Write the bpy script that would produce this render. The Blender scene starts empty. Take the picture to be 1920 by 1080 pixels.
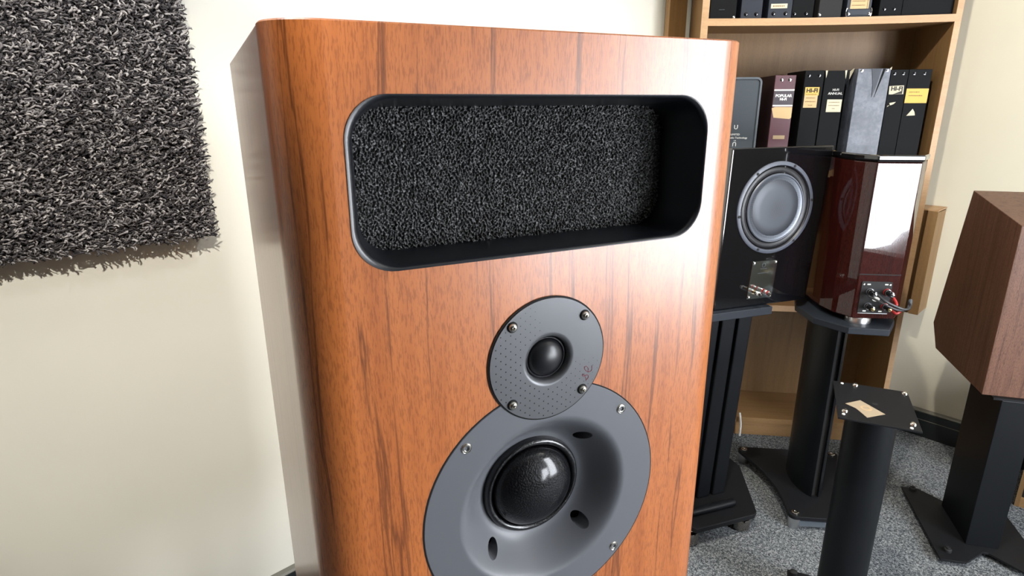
import bpy, bmesh, math, random
import numpy as np
from mathutils import Vector, Matrix
from mathutils.geometry import tessellate_polygon
random.seed(4)
rng = np.random.default_rng(7)
sc = bpy.context.scene
COL = sc.collection
PI = math.pi

# ------------------------------------------------------------------ camera
F_PX = 1141.5
PITCH, ROLL = math.radians(16.993), math.radians(-0.162)
CAM_H = 1.25
cam_data = bpy.data.cameras.new('camera')
cam_data.sensor_width = 36.0
cam_data.lens = 36.0 * F_PX / 1920.0
cam_data.clip_start = 0.02
cam = bpy.data.objects.new('camera', cam_data)
COL.objects.link(cam)
_fw = Vector((0, math.cos(PITCH), -math.sin(PITCH)))
_rt = Vector((1, 0, 0))
_up = _rt.cross(_fw)
_R = math.cos(ROLL) * _rt + math.sin(ROLL) * _up
_U = -math.sin(ROLL) * _rt + math.cos(ROLL) * _up
m = Matrix((( _R.x, _U.x, -_fw.x, 0), (_R.y, _U.y, -_fw.y, 0), (_R.z, _U.z, -_fw.z, CAM_H), (0, 0, 0, 1)))
cam.matrix_world = m
sc.camera = cam

# ------------------------------------------------------------------ world, exposure, lamps
w = bpy.data.worlds.new('world')
sc.world = w
w.use_nodes = True
w.node_tree.nodes['Background'].inputs[0].default_value = (0.75, 0.85, 1.0, 1)
w.node_tree.nodes['Background'].inputs[1].default_value = 0.3
sc.view_settings.view_transform = 'Standard'
sc.view_settings.look = 'None'
sc.view_settings.gamma = 1.0
sc.view_settings.use_curve_mapping = False
sc.view_settings.exposure = 0.0
sc.cycles.use_denoising = True
sc.cycles.max_bounces = 8

def lamp(name, kind, loc, energy, color, size=0.1, target=None, size_y=None, spot=None, blend=0.6):
    d = bpy.data.lights.new(name, kind)
    d.energy = energy
    d.color = color
    if kind == 'AREA':
        d.size = size
        if size_y:
            d.shape = 'RECTANGLE'
            d.size_y = size_y
    else:
        d.shadow_soft_size = size
    if kind == 'SPOT':
        d.spot_size = math.radians(spot or 100)
        d.spot_blend = blend
    o = bpy.data.objects.new(name, d)
    o.location = loc
    if target is not None:
        v = Vector(target) - Vector(loc)
        o.rotation_euler = v.to_track_quat('-Z', 'Y').to_euler()
    COL.objects.link(o)
    return o

WARM = (1.0, 0.91, 0.78)
COOL = (0.86, 0.92, 1.0)
lamp('spotlight_on_left_wall', 'SPOT', (0.245, -0.62, 2.46), 240, (1.0, 0.95, 0.86), 0.03, (-0.72, 1.05, 0.95), spot=27, blend=0.6)
lamp('ceiling_panel_near_wall', 'AREA', (-0.50, 0.72, 2.47), 13, (0.95, 0.97, 1.0), 0.5, (-0.50, 0.72, 0), size_y=0.3)
lamp('wall_fill_spot', 'SPOT', (0.75, 0.95, 2.46), 40, COOL, 0.05, (-0.25, 1.65, 1.5), spot=70, blend=0.8)  # added fill spot, brightens the left wall above the cabinet
lamp('spotlight_on_stands', 'SPOT', (0.26, 0.75, 2.46), 125, (1.0, 0.93, 0.80), 0.03, (1.30, 1.80, 0.45), spot=80, blend=0.4)
lamp('right_fill_light', 'AREA', (1.60, 0.30, 2.47), 4, WARM, 0.5, (1.60, 0.30, 0), size_y=0.5)  # added soft fill over the right-hand speakers

# ------------------------------------------------------------------ materials
def nt_new(name):
    mt = bpy.data.materials.new(name)
    mt.use_nodes = True
    nt = mt.node_tree
    b = nt.nodes['Principled BSDF']
    return mt, nt, b

def mat(name, col, rough=0.5, metal=0.0, coat=0.0, coat_rough=0.1, spec=0.5, emit=None, emit_s=0.0, bump=None):
    mt, nt, b = nt_new(name)
    b.inputs['Base Color'].default_value = (*col, 1)
    b.inputs['Roughness'].default_value = rough
    b.inputs['Metallic'].default_value = metal
    b.inputs['Coat Weight'].default_value = coat
    b.inputs['Coat Roughness'].default_value = coat_rough
    b.inputs['Specular IOR Level'].default_value = spec
    if emit:
        b.inputs['Emission Color'].default_value = (*emit, 1)
        b.inputs['Emission Strength'].default_value = emit_s
    if bump:
        add_bump(nt, b, bump[0], bump[1], bump[2] if len(bump) > 2 else 0.001)
    return mt

def coords(nt, scale=(1, 1, 1)):
    tc = nt.nodes.new('ShaderNodeTexCoord')
    mp = nt.nodes.new('ShaderNodeMapping')
    mp.inputs['Scale'].default_value = scale
    nt.links.new(tc.outputs['Object'], mp.inputs['Vector'])
    return mp.outputs['Vector']

def noise(nt, vec, scale, detail=2.0, rough=0.5, dist=0.0):
    n = nt.nodes.new('ShaderNodeTexNoise')
    n.inputs['Scale'].default_value = scale
    n.inputs['Detail'].default_value = detail
    n.inputs['Roughness'].default_value = rough
    n.inputs['Distortion'].default_value = dist
    nt.links.new(vec, n.inputs['Vector'])
    return n.outputs['Fac']

def ramp(nt, fac, stops):
    r = nt.nodes.new('ShaderNodeValToRGB')
    e = r.color_ramp.elements
    while len(e) < len(stops):
        e.new(0.5)
    for i, (p, c) in enumerate(stops):
        e[i].position = p
        e[i].color = (*c, 1) if len(c) == 3 else c
    nt.links.new(fac, r.inputs['Fac'])
    return r.outputs['Color']

def mixc(nt, fac, a, b, mode='MIX'):
    x = nt.nodes.new('ShaderNodeMix')
    x.data_type = 'RGBA'
    x.blend_type = mode
    for sock, v in ((x.inputs[0], fac), (x.inputs[6], a), (x.inputs[7], b)):
        if hasattr(v, 'links'):
            nt.links.new(v, sock)
        elif isinstance(v, (int, float)):
            sock.default_value = v
        else:
            sock.default_value = (*v, 1)
    return x.outputs[2]

def add_bump(nt, b, scale, strength, dist=0.001, vec=None, fac=None):
    if fac is None:
        fac = noise(nt, vec or coords(nt), scale, 3)
    bp = nt.nodes.new('ShaderNodeBump')
    bp.inputs['Strength'].default_value = strength
    bp.inputs['Distance'].default_value = dist
    nt.links.new(fac, bp.inputs['Height'])
    nt.links.new(bp.outputs['Normal'], b.inputs['Normal'])

def wood(name, base, light, dark, rough=0.45, coat=0.0, coat_rough=0.25, scale=1.0, pores=0.6, axis='z', streak=0.5, knot=None, warp=0.012, bump=0.12):
    mt, nt, b = nt_new(name)
    st = {'z': (1, 1, 0.045), 'x': (0.045, 1, 1), 'y': (1, 0.045, 1)}[axis]
    tc = nt.nodes.new('ShaderNodeTexCoord')
    src = tc.outputs['Object']
    # slow wander of the grain
    wn = nt.nodes.new('ShaderNodeTexNoise')
    wn.inputs['Scale'].default_value = 3.0
    nt.links.new(src, wn.inputs['Vector'])
    sub = nt.nodes.new('ShaderNodeVectorMath'); sub.operation = 'SUBTRACT'
    nt.links.new(wn.outputs['Color'], sub.inputs[0]); sub.inputs[1].default_value = (0.5, 0.5, 0.5)
    scl = nt.nodes.new('ShaderNodeVectorMath'); scl.operation = 'SCALE'
    nt.links.new(sub.outputs[0], scl.inputs[0]); scl.inputs['Scale'].default_value = warp * 2
    add = nt.nodes.new('ShaderNodeVectorMath'); add.operation = 'ADD'
    nt.links.new(src, add.inputs[0]); nt.links.new(scl.outputs[0], add.inputs[1])
    vec0 = add.outputs[0]
    kmask = None
    if knot:
        d = nt.nodes.new('ShaderNodeVectorMath'); d.operation = 'SUBTRACT'
        nt.links.new(src, d.inputs[0]); d.inputs[1].default_value = knot
        ds = nt.nodes.new('ShaderNodeVectorMath'); ds.operation = 'MULTIPLY'
        nt.links.new(d.outputs[0], ds.inputs[0]); ds.inputs[1].default_value = (1, 0, 0.45)
        ln = nt.nodes.new('ShaderNodeVectorMath'); ln.operation = 'LENGTH'
        nt.links.new(ds.outputs[0], ln.inputs[0])
        mr = nt.nodes.new('ShaderNodeMapRange'); mr.interpolation_type = 'SMOOTHSTEP'
        mr.inputs['From Min'].default_value = 0.0; mr.inputs['From Max'].default_value = 0.035
        mr.inputs['To Min'].default_value = 1.0; mr.inputs['To Max'].default_value = 0.0
        nt.links.new(ln.outputs['Value'], mr.inputs['Value'])
        kmask = mr.outputs[0]
        k2 = nt.nodes.new('ShaderNodeVectorMath'); k2.operation = 'SCALE'
        k2.inputs[0].default_value = (0.016, 0, 0.01)
        nt.links.new(kmask, k2.inputs['Scale'])
        a2 = nt.nodes.new('ShaderNodeVectorMath'); a2.operation = 'ADD'
        nt.links.new(vec0, a2.inputs[0]); nt.links.new(k2.outputs[0], a2.inputs[1])
        vec0 = a2.outputs[0]
    mp = nt.nodes.new('ShaderNodeMapping'); mp.inputs['Scale'].default_value = st
    nt.links.new(vec0, mp.inputs['Vector'])
    v = mp.outputs['Vector']
    big = noise(nt, v, 28 * scale, 5, 0.6)
    c = ramp(nt, big, [(0.30, base), (0.52, light), (0.72, base)])
    mp2 = nt.nodes.new('ShaderNodeMapping'); mp2.inputs['Scale'].default_value = tuple(0.40 if s < 1 else 1 for s in st)
    nt.links.new(v, mp2.inputs['Vector'])
    mp3 = nt.nodes.new('ShaderNodeMapping'); mp3.inputs['Scale'].default_value = tuple(2.6 if s < 1 else 1 for s in st)
    nt.links.new(v, mp3.inputs['Vector'])
    lines = noise(nt, mp2.outputs[0], 85 * scale, 3, 0.55, 0.2)
    lm = ramp(nt, lines, [(0.0, (0, 0, 0)), (0.57, (0, 0, 0)), (0.61, (1, 1, 1)), (0.635, (0.1, 0.1, 0.1)), (1.0, (0, 0, 0))])
    fine = noise(nt, mp3.outputs[0], 900 * scale, 2, 0.7)
    fm = ramp(nt, fine, [(0.50, (0, 0, 0)), (0.60, (1, 1, 1))])
    fs = nt.nodes.new('ShaderNodeMath'); fs.operation = 'MULTIPLY'; fs.inputs[1].default_value = pores
    nt.links.new(fm, fs.inputs[0])
    ls = nt.nodes.new('ShaderNodeMath'); ls.operation = 'MULTIPLY'; ls.inputs[1].default_value = streak
    nt.links.new(lm, ls.inputs[0])
    c = mixc(nt, fs.outputs[0], c, dark)
    c = mixc(nt, ls.outputs[0], c, tuple(x * 0.7 for x in dark))
    if kmask:
        kp = nt.nodes.new('ShaderNodeMath'); kp.operation = 'POWER'; kp.inputs[1].default_value = 9.0
        nt.links.new(kmask, kp.inputs[0])
        km = nt.nodes.new('ShaderNodeMath'); km.operation = 'MULTIPLY'; km.inputs[1].default_value = 0.7
        nt.links.new(kp.outputs[0], km.inputs[0])
        c = mixc(nt, km.outputs[0], c, tuple(x * 0.6 for x in dark))
    nt.links.new(c, b.inputs['Base Color'])
    b.inputs['Roughness'].default_value = rough
    b.inputs['Coat Weight'].default_value = coat
    b.inputs['Coat Roughness'].default_value = coat_rough
    if bump:
        add_bump(nt, b, 0, bump, 0.0006, fac=fine)
    return mt

M = {}
M['cherry'] = wood('walnut_veneer_orange', (0.38, 0.104, 0.022), (0.49, 0.150, 0.036), (0.150, 0.038, 0.009), rough=0.38, coat=0.5, coat_rough=0.25, pores=0.42, streak=0.8, knot=(-0.150, -0.26, 0.955))
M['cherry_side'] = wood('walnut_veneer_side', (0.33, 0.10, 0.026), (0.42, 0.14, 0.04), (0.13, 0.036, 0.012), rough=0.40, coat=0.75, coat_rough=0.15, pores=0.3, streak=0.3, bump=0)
M['oak'] = wood('light_oak_veneer', (0.19, 0.105, 0.040), (0.23, 0.132, 0.052), (0.13, 0.07, 0.026), rough=0.5, pores=0.3, streak=0.2, scale=0.8)
M['oak_edge'] = wood('oak_edge_band', (0.38, 0.225, 0.11), (0.45, 0.28, 0.145), (0.27, 0.155, 0.07), rough=0.5, pores=0.3, streak=0.15, axis='x')
M['oak_x'] = wood('light_oak_flat', (0.27, 0.15, 0.058), (0.32, 0.185, 0.078), (0.19, 0.10, 0.038), rough=0.5, pores=0.3, streak=0.2, axis='x')
M['dwalnut'] = wood('dark_walnut_veneer', (0.088, 0.040, 0.025), (0.145, 0.072, 0.046), (0.034, 0.015, 0.010), rough=0.5, coat=0.1, pores=0.55, streak=0.5, scale=1.3)
M['red'] = wood('burgundy_gloss_veneer', (0.020, 0.0022, 0.0014), (0.030, 0.0035, 0.002), (0.009, 0.0013, 0.0008), rough=0.5, coat=1.0, coat_rough=0.015, pores=0.4, streak=0.3, bump=0)
for k_, v_ in (('red', .06), ('dwalnut', .25)): M[k_].node_tree.nodes['Principled BSDF'].inputs['Specular IOR Level'].default_value = v_
M['blackgloss'] = mat('black_piano_lacquer', (0.004, 0.004, 0.005), 0.08, coat=1.0, coat_rough=0.01, spec=0.5)
M['blackpowder'] = mat('black_powder_coat', (0.007, 0.0075, 0.009), 0.55, spec=0.22, bump=(900, 0.25, 0.0005))
M['blackmatt'] = mat('black_matt', (0.006, 0.006, 0.007), 0.75)
M['blackskirt'] = mat('black_gloss_paint', (0.012, 0.015, 0.016), 0.3)
M['skirtbead'] = mat('skirting_top_bead', (0.15, 0.145, 0.12), 0.4)
M['linerblack'] = mat('satin_black_plastic', (0.008, 0.009, 0.012), 0.30, bump=(2500, 0.1, 0.0002))
M['grey'] = mat('grey_moulded_baffle', (0.112, 0.117, 0.130), 0.42, bump=(1500, 0.08, 0.0002))
M['greyt'] = mat('grey_metal_faceplate', (0.098, 0.101, 0.108), 0.38, metal=0.35, bump=(1800, 0.12, 0.0002))
M['domeblack'] = mat('doped_black_dome', (0.003, 0.003, 0.004), 0.3, coat=0.6, coat_rough=0.13, spec=0.15, bump=(650, 0.85, 0.0010))
M['surround'] = mat('doped_black_surround', (0.003, 0.003, 0.004), 0.2, coat=0.8, coat_rough=0.12, spec=0.3, bump=(700, 0.7, 0.001))
M['tweetdome'] = mat('smooth_black_dome', (0.008, 0.008, 0.010), 0.36)
M['tweetring'] = mat('satin_black_ring', (0.015, 0.015, 0.018), 0.22)
M['steel'] = mat('nickel_steel', (0.62, 0.60, 0.55), 0.22, metal=1.0)
M['chrome'] = mat('chrome', (0.85, 0.85, 0.85), 0.08, metal=1.0)
M['mirror'] = mat('mirror_steel_plate', (0.55, 0.60, 0.58), 0.12, metal=1.0)
M['alu'] = mat('brushed_aluminium', (0.62, 0.62, 0.63), 0.3, metal=1.0)
M['logo'] = mat('dark_red_print', (0.16, 0.008, 0.02), 0.5)
M['darkhole'] = mat('dark_hole', (0.003, 0.003, 0.003), 0.9)
M['binder'] = mat('black_leathercloth', (0.003, 0.0034, 0.004), 0.6, spec=0.12, bump=(700, 0.3, 0.0005))
M['binder_blue'] = mat('blue_black_leathercloth', (0.014, 0.018, 0.028), 0.42, spec=0.35, bump=(500, 0.3, 0.0006))
M['maroon'] = mat('maroon_leathercloth', (0.075, 0.024, 0.034), 0.45, bump=(700, 0.3, 0.0005))
M['maroon_dark'] = mat('dark_maroon_board', (0.018, 0.004, 0.006), 0.6)
M['slate'] = mat('slate_grey_plastic', (0.028, 0.038, 0.048), 0.5, bump=(900, 0.2, 0.0004))
M['slate_rim'] = mat('slate_rim', (0.075, 0.09, 0.105), 0.4)
M['tan'] = mat('tan_paper', (0.50, 0.36, 0.19), 0.8)
M['cream'] = mat('cream_paper', (0.52, 0.48, 0.36), 0.8)
M['yellow'] = mat('yellow_paper', (0.62, 0.40, 0.10), 0.8)
M['ink'] = mat('black_ink', (0.02, 0.018, 0.015), 0.7)
M['inkbrown'] = mat('brown_ink', (0.20, 0.13, 0.06), 0.7)
M['white'] = mat('white_print', (0.75, 0.75, 0.72), 0.6)
M['postred'] = mat('red_plastic', (0.36, 0.018, 0.016), 0.4)
M['gold'] = mat('gold_metal', (0.75, 0.55, 0.25), 0.25, metal=1.0)
M['cable'] = mat('black_cable', (0.02, 0.02, 0.022), 0.45)
M['rubbercyl'] = mat('black_satin_column', (0.004, 0.005, 0.0065), 0.42, spec=0.25, bump=(900, 0.1, 0.0003))
M['mullion'] = mat('white_frame', (0.7, 0.7, 0.7), 0.4)
M['daylight'] = mat('daylight_pane', (0.8, 0.8, 0.8), 0.6, emit=(0.90, 0.94, 1.0), emit_s=27.0)
M['daylight2'] = mat('daylight_blind', (0.8, 0.8, 0.8), 0.6, emit=(0.86, 0.90, 1.0), emit_s=16.0)

def greyworn():
    mt, nt, b = nt_new('worn_grey_leathercloth')
    v = coords(nt)
    n = noise(nt, v, 60, 6, 0.7, 0.5)
    n2 = noise(nt, v, 12, 4, 0.6)
    c = ramp(nt, n, [(0.3, (0.035, 0.042, 0.06)), (0.7, (0.12, 0.135, 0.17))])
    c = mixc(nt, ramp(nt, n2, [(0.45, (0, 0, 0)), (0.62, (0.5, 0.5, 0.5))]), c, (0.03, 0.035, 0.05))
    nt.links.new(c, b.inputs['Base Color'])
    b.inputs['Roughness'].default_value = 0.4
    return mt
M['greyworn'] = greyworn()

def wallmat(name, col):
    mt, nt, b = nt_new(name)
    v = coords(nt)
    n = noise(nt, v, 4, 3)
    c = mixc(nt, ramp(nt, n, [(0.3, (0, 0, 0)), (0.7, (1, 1, 1))]), tuple(x * 0.97 for x in col), col)
    nt.links.new(c, b.inputs['Base Color'])
    b.inputs['Roughness'].default_value = 0.7
    add_bump(nt, b, 260, 0.12, 0.0006, v)
    return mt
M['wall'] = wallmat('cream_painted_wall', (0.70, 0.68, 0.595))
M['wall_dimmed'] = wallmat('cream_wall_dimmed', (0.57, 0.535, 0.425))  # same cream paint, darkened to stand for weaker light on the right wall
M['wall_dark'] = wallmat('brown_grey_wall', (0.10, 0.09, 0.075))
M['ceiling'] = wallmat('white_ceiling', (0.75, 0.75, 0.72))

def carpet():
    mt, nt, b = nt_new('grey_loop_carpet')
    v = coords(nt)
    n = noise(nt, v, 170, 3, 0.6, 1.2)
    n2 = noise(nt, v, 9, 3)
    c = ramp(nt, n, [(0.38, (0.02, 0.023, 0.029)), (0.5, (0.115, 0.127, 0.14)), (0.60, (0.33, 0.345, 0.35))])
    c = mixc(nt, 0.2, c, ramp(nt, n2, [(0.3, (0.10, 0.11, 0.12)), (0.7, (0.17, 0.18, 0.18))]))
    nt.links.new(c, b.inputs['Base Color'])
    b.inputs['Roughness'].default_value = 0.95
    b.inputs['Specular IOR Level'].default_value = 0.1
    add_bump(nt, b, 0, 0.8, 0.004, fac=n)
    return mt
M['carpet'] = carpet()

def rugyarn():
    mt, nt, b = nt_new('grey_shag_yarn')
    g = nt.nodes.new('ShaderNodeNewGeometry')
    c = ramp(nt, g.outputs['Random Per Island'], [(0.0, (0.015, 0.013, 0.015)), (0.4, (0.06, 0.054, 0.056)), (0.75, (0.19, 0.175, 0.175)), (1.0, (0.40, 0.375, 0.36))])
    nt.links.new(c, b.inputs['Base Color'])
    b.inputs['Roughness'].default_value = 0.7
    b.inputs['Specular IOR Level'].default_value = 0.2
    return mt
M['yarn'] = rugyarn()
M['rugback'] = mat('rug_backing', (0.03, 0.028, 0.028), 0.9)

def foammat():
    mt, nt, b = nt_new('reticulated_black_foam')
    v = coords(nt)
    n = noise(nt, v, 680, 1, 0.5, 0.4)
    c = ramp(nt, n, [(0.47, (0.004, 0.004, 0.004)), (0.57, (0.045, 0.045, 0.047)), (0.68, (0.16, 0.16, 0.16))])  # dark pores painted by noise, standing in for shade between the strands
    nt.links.new(c, b.inputs['Base Color'])
    b.inputs['Roughness'].default_value = 0.5
    return mt
M['foam'] = foammat()

def meshmat():
    mt, nt, b = nt_new('woven_metal_mesh')
    v = coords(nt)
    w1 = nt.nodes.new('ShaderNodeTexVoronoi'); w1.inputs['Scale'].default_value = 330; w1.inputs['Randomness'].default_value = 0.0
    nt.links.new(v, w1.inputs['Vector'])
    c = ramp(nt, w1.outputs['Distance'], [(0.25, (0.015, 0.015, 0.018)), (0.5, (0.13, 0.145, 0.17))])
    nt.links.new(c, b.inputs['Base Color'])
    b.inputs['Roughness'].default_value = 0.38
    b.inputs['Metallic'].default_value = 0.6
    return mt
M['mesh'] = meshmat()
def weavemat():
    mt, nt, b = nt_new('fine_woven_mesh')
    v = coords(nt)
    w1 = nt.nodes.new('ShaderNodeTexVoronoi'); w1.inputs['Scale'].default_value = 420; w1.inputs['Randomness'].default_value = 0.0
    nt.links.new(v, w1.inputs['Vector'])
    c = ramp(nt, w1.outputs['Distance'], [(0.2, (0.012, 0.013, 0.017)), (0.5, (0.06, 0.067, 0.08))])
    nt.links.new(c, b.inputs['Base Color'])
    b.inputs['Roughness'].default_value = 0.45
    b.inputs['Metallic'].default_value = 0.3
    return mt
M['weave'] = weavemat()
M['conegrey'] = mat('grey_metal_cone', (0.16, 0.175, 0.20), 0.38, metal=0.6, bump=(1200, 0.3, 0.0004))
M['ringgrey'] = mat('grey_driver_ring', (0.085, 0.095, 0.12), 0.4)
M['rollblack'] = mat('black_rubber_roll', (0.012, 0.012, 0.014), 0.4)

# ------------------------------------------------------------------ mesh helpers
class Thing:
    """an Empty at the thing's base; parts are given in the frame (u, n, z) turned by deg about the camera's foot"""
    def __init__(s, name, label, cat, deg=0.0, org=(0, 0, 0), group=None, kind=None):
        s.org = Vector(org); a = math.radians(deg)
        s.root = bpy.data.objects.new(name, None)
        COL.objects.link(s.root)
        s.root.empty_display_size = 0.05
        c, si = math.cos(a), math.sin(a)
        s.root.location = (c * org[0] - si * org[1], si * org[0] + c * org[1], org[2])
        s.root.rotation_euler = (0, 0, a)
        if label: s.root['label'] = label
        if cat: s.root['category'] = cat
        if group: s.root['group'] = group
        if kind: s.root['kind'] = kind

class MB:
    def __init__(s): s.v = []; s.f = []; s.sm = []
    def add(s, vs, fs, smooth=False):
        o = len(s.v); s.v += [tuple(p) for p in vs]
        for f in fs: s.f.append(tuple(o + i for i in f)); s.sm.append(smooth)
        return s
    def box(s, x0, x1, y0, y1, z0, z1):
        vs = [(x, y, z) for z in (z0, z1) for y in (y0, y1) for x in (x0, x1)]
        return s.add(vs, [(0, 2, 3, 1), (4, 5, 7, 6), (0, 1, 5, 4), (2, 6, 7, 3), (0, 4, 6, 2), (1, 3, 7, 5)])
    def hexa(s, a):   # 8 corners: bottom 4 ccw, top 4 ccw
        return s.add(a, [(3, 2, 1, 0), (4, 5, 6, 7), (0, 1, 5, 4), (1, 2, 6, 5), (2, 3, 7, 6), (3, 0, 4, 7)])
    def prism(s, poly, z0, z1, smooth=False, axis='z'):
        n = len(poly)
        if axis == 'z': P = lambda p, h: (p[0], p[1], h)
        elif axis == 'y': P = lambda p, h: (p[0], h, p[1])
        else: P = lambda p, h: (h, p[0], p[1])
        s.add([P(p, z0) for p in poly] + [P(p, z1) for p in poly], [], False)
        o = len(s.v) - 2 * n
        s.f.append(tuple(o + i for i in range(n))[::-1]); s.sm.append(False)
        s.f.append(tuple(o + n + i for i in range(n))); s.sm.append(False)
        for i in range(n):
            j = (i + 1) % n
            s.f.append((o + i, o + j, o + n + j, o + n + i)); s.sm.append(smooth)
        return s
    def lathe(s, prof, c=(0, 0, 0), axis='z', seg=32, smooth=True, close=False):
        # prof [(r, h)] about an axis through c
        vs = []; rows = []
        for r, h in prof:
            row = []
            if r < 1e-7:
                row = [len(vs)] * seg; vs.append((0, 0, h))
            else:
                for k in range(seg):
                    t = 2 * PI * k / seg
                    row.append(len(vs)); vs.append((r * math.cos(t), r * math.sin(t), h))
            rows.append(row)
        fs = []
        for a, b in zip(rows, rows[1:]):
            for k in range(seg):
                q = (a[k], a[(k + 1) % seg], b[(k + 1) % seg], b[k])
                q = tuple(dict.fromkeys(q))
                if len(q) > 2: fs.append(q)
        if close:
            if prof[0][0] > 1e-7: fs.append(tuple(rows[0])[::-1])
            if prof[-1][0] > 1e-7: fs.append(tuple(rows[-1]))
        if axis == 'z': T = lambda p: (c[0] + p[0], c[1] + p[1], c[2] + p[2])
        elif axis == 'y': T = lambda p: (c[0] + p[0], c[1] + p[2], c[2] + p[1])
        else: T = lambda p: (c[0] + p[2], c[1] + p[0], c[2] + p[1])
        return s.add([T(p) for p in vs], fs, smooth)
    def tube(s, path, r, seg=8, cap=True):
        pts = [Vector(p) for p in path]; n = len(pts)
        vs = []; ref = Vector((0, 0, 1))
        for i, p in enumerate(pts):
            d = (pts[min(i + 1, n - 1)] - pts[max(i - 1, 0)]).normalized()
            a = d.cross(ref)
            if a.length < 0.05: a = d.cross(Vector((1, 0, 0)))
            a.normalize(); b = d.cross(a)
            rr = r[i] if isinstance(r, (list, tuple)) else r
            for k in range(seg):
                t = 2 * PI * k / seg
                vs.append(p + (a * math.cos(t) + b * math.sin(t)) * rr)
        fs = [(i * seg + k, i * seg + (k + 1) % seg, (i + 1) * seg + (k + 1) % seg, (i + 1) * seg + k) for i in range(n - 1) for k in range(seg)]
        if cap: fs += [tuple(range(seg))[::-1], tuple((n - 1) * seg + k for k in range(seg))]
        return s.add(vs, fs, True)
    def build(s, name, m, parent=None, bevel=0.0, fix=True, label=None, segs=2, kind=None):
        """m: material; parent: Thing or (Thing, object)"""
        me = bpy.data.meshes.new(name)
        T = parent[0] if isinstance(parent, tuple) else parent
        P = parent[1] if isinstance(parent, tuple) else (parent.root if parent else None)
        o3 = T.org if T else Vector((0, 0, 0))
        me.from_pydata([(v[0] - o3.x, v[1] - o3.y, v[2] - o3.z) for v in s.v], [], s.f)
        me.polygons.foreach_set('use_smooth', s.sm)
        if fix:
            bm = bmesh.new(); bm.from_mesh(me)
            bmesh.ops.recalc_face_normals(bm, faces=bm.faces)
            bm.to_mesh(me); bm.free()
        me.materials.append(m)
        if any(s.sm): me.set_sharp_from_angle(angle=math.radians(38))
        ob = bpy.data.objects.new(name, me)
        COL.objects.link(ob)
        if P: ob.parent = P
        if bevel:
            b = ob.modifiers.new('bevel', 'BEVEL'); b.width = bevel; b.segments = segs
            b.limit_method = 'ANGLE'; b.angle_limit = math.radians(50)
        if label: ob['label'] = label
        if kind: ob['kind'] = kind
        return ob

def arc(cx, cy, r, a0, a1, n):
    return [(cx + r * math.cos(math.radians(a0 + (a1 - a0) * i / n)), cy + r * math.sin(math.radians(a0 + (a1 - a0) * i / n))) for i in range(n + 1)]

def rrect(x0, x1, z0, z1, r, n=8):
    return arc(x1 - r, z0 + r, r, -90, 0, n) + arc(x1 - r, z1 - r, r, 0, 90, n) + arc(x0 + r, z1 - r, r, 90, 180, n) + arc(x0 + r, z0 + r, r, 180, 270, n)

def text(s, size, name, m, T, loc, extr=0.0003, rot=(PI / 2, 0, 0), align='CENTER', par=None, sx=1.0, bold=0.0):
    """flat lettering standing upright, facing -n of the thing's frame; loc in frame coordinates"""
    cu = bpy.data.curves.new(name, 'FONT')
    cu.body = s; cu.size = size; cu.extrude = extr; cu.align_x = align; cu.align_y = 'CENTER'; cu.offset = bold
    cu.resolution_u = 3
    t = bpy.data.objects.new(name, cu)
    COL.objects.link(t)
    bpy.context.view_layer.update()
    dg = bpy.context.evaluated_depsgraph_get()
    me = bpy.data.meshes.new_from_object(t.evaluated_get(dg))
    bpy.data.objects.remove(t)
    me.transform(Matrix.Translation(Vector(loc) - T.org) @ Matrix.Rotation(rot[1], 4, 'Y') @ Matrix.Rotation(rot[0], 4, 'X') @ Matrix.Diagonal((sx, 1, 1, 1)))
    me.materials.clear(); me.materials.append(m)
    o = bpy.data.objects.new(name, me); COL.objects.link(o)
    o.parent = par or T.root
    return o

def struct(o):
    o['kind'] = 'structure'; return o

# ------------------------------------------------------------------ room (frame turned 43.5 deg: u runs along the left wall, n towards it)
RD = 43.5
WL, WR, WB, WS = 1.333, 2.614, -1.62, -2.2      # left wall n, right wall u, rear wall n, side wall u
CEIL = 2.5
def room_obj(name, mb, m, **k):
    T = Thing.__new__(Thing); T.org = Vector((0, 0, 0)); T.root = None
    o = mb.build(name, m, None, **k)
    o.rotation_euler = (0, 0, math.radians(RD))
    return struct(o)
room_obj('floor', MB().box(WS - .1, WR + .1, WB - .1, WL + .1, -0.05, 0), M['carpet'])
room_obj('ceiling', MB().box(WS - .1, WR + .1, WB - .1, WL + .1, CEIL, CEIL + .05), M['ceiling'])
room_obj('wall_left', MB().box(WS - .1, WR + .1, WL, WL + .1, 0, CEIL), M['wall'])
room_obj('wall_right', MB().box(WR, WR + .1, WB, WL, 0, CEIL), M['wall_dimmed'])
room_obj('wall_side', MB().box(WS - .1, WS, WB, WL, 0, CEIL), M['wall_dark'])
# rear wall with a tall window and an added glowing pane beside it, hem cut to shape a reflection
W1 = (1.10, 1.78, 0.42, 1.95)
W2 = (0.62, 1.05, 0.40, 1.08)
rw = MB()
rw.box(WS - .1, W2[0], WB - .1, WB, 0, CEIL); rw.box(W2[0], W2[1], WB - .1, WB, 0, W2[2]); rw.box(W2[0], W2[1], WB - .1, WB, W2[3], CEIL)
rw.box(W2[1], W1[0], WB - .1, WB, 0, CEIL); rw.box(W1[0], W1[1], WB - .1, WB, 0, W1[2]); rw.box(W1[0], W1[1], WB - .1, WB, W1[3], CEIL)
rw.box(W1[1], WR + .1, WB - .1, WB, 0, CEIL)
room_obj('wall_rear', rw, M['wall_dark'])
room_obj('window_1', MB().box(W1[0], W1[1], WB - .06, WB - .05, W1[2], W1[3]), M['daylight'])
room_obj('added_glow_pane', MB().prism([(W2[0], .40), (.70, .41), (.79, .45), (.84, .53), (.90, .57), (.98, .63), (W2[1], .64), (W2[1], W2[3]), (W2[0], W2[3])], WB - .06, WB - .05, axis='y'), M['daylight'])
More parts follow.
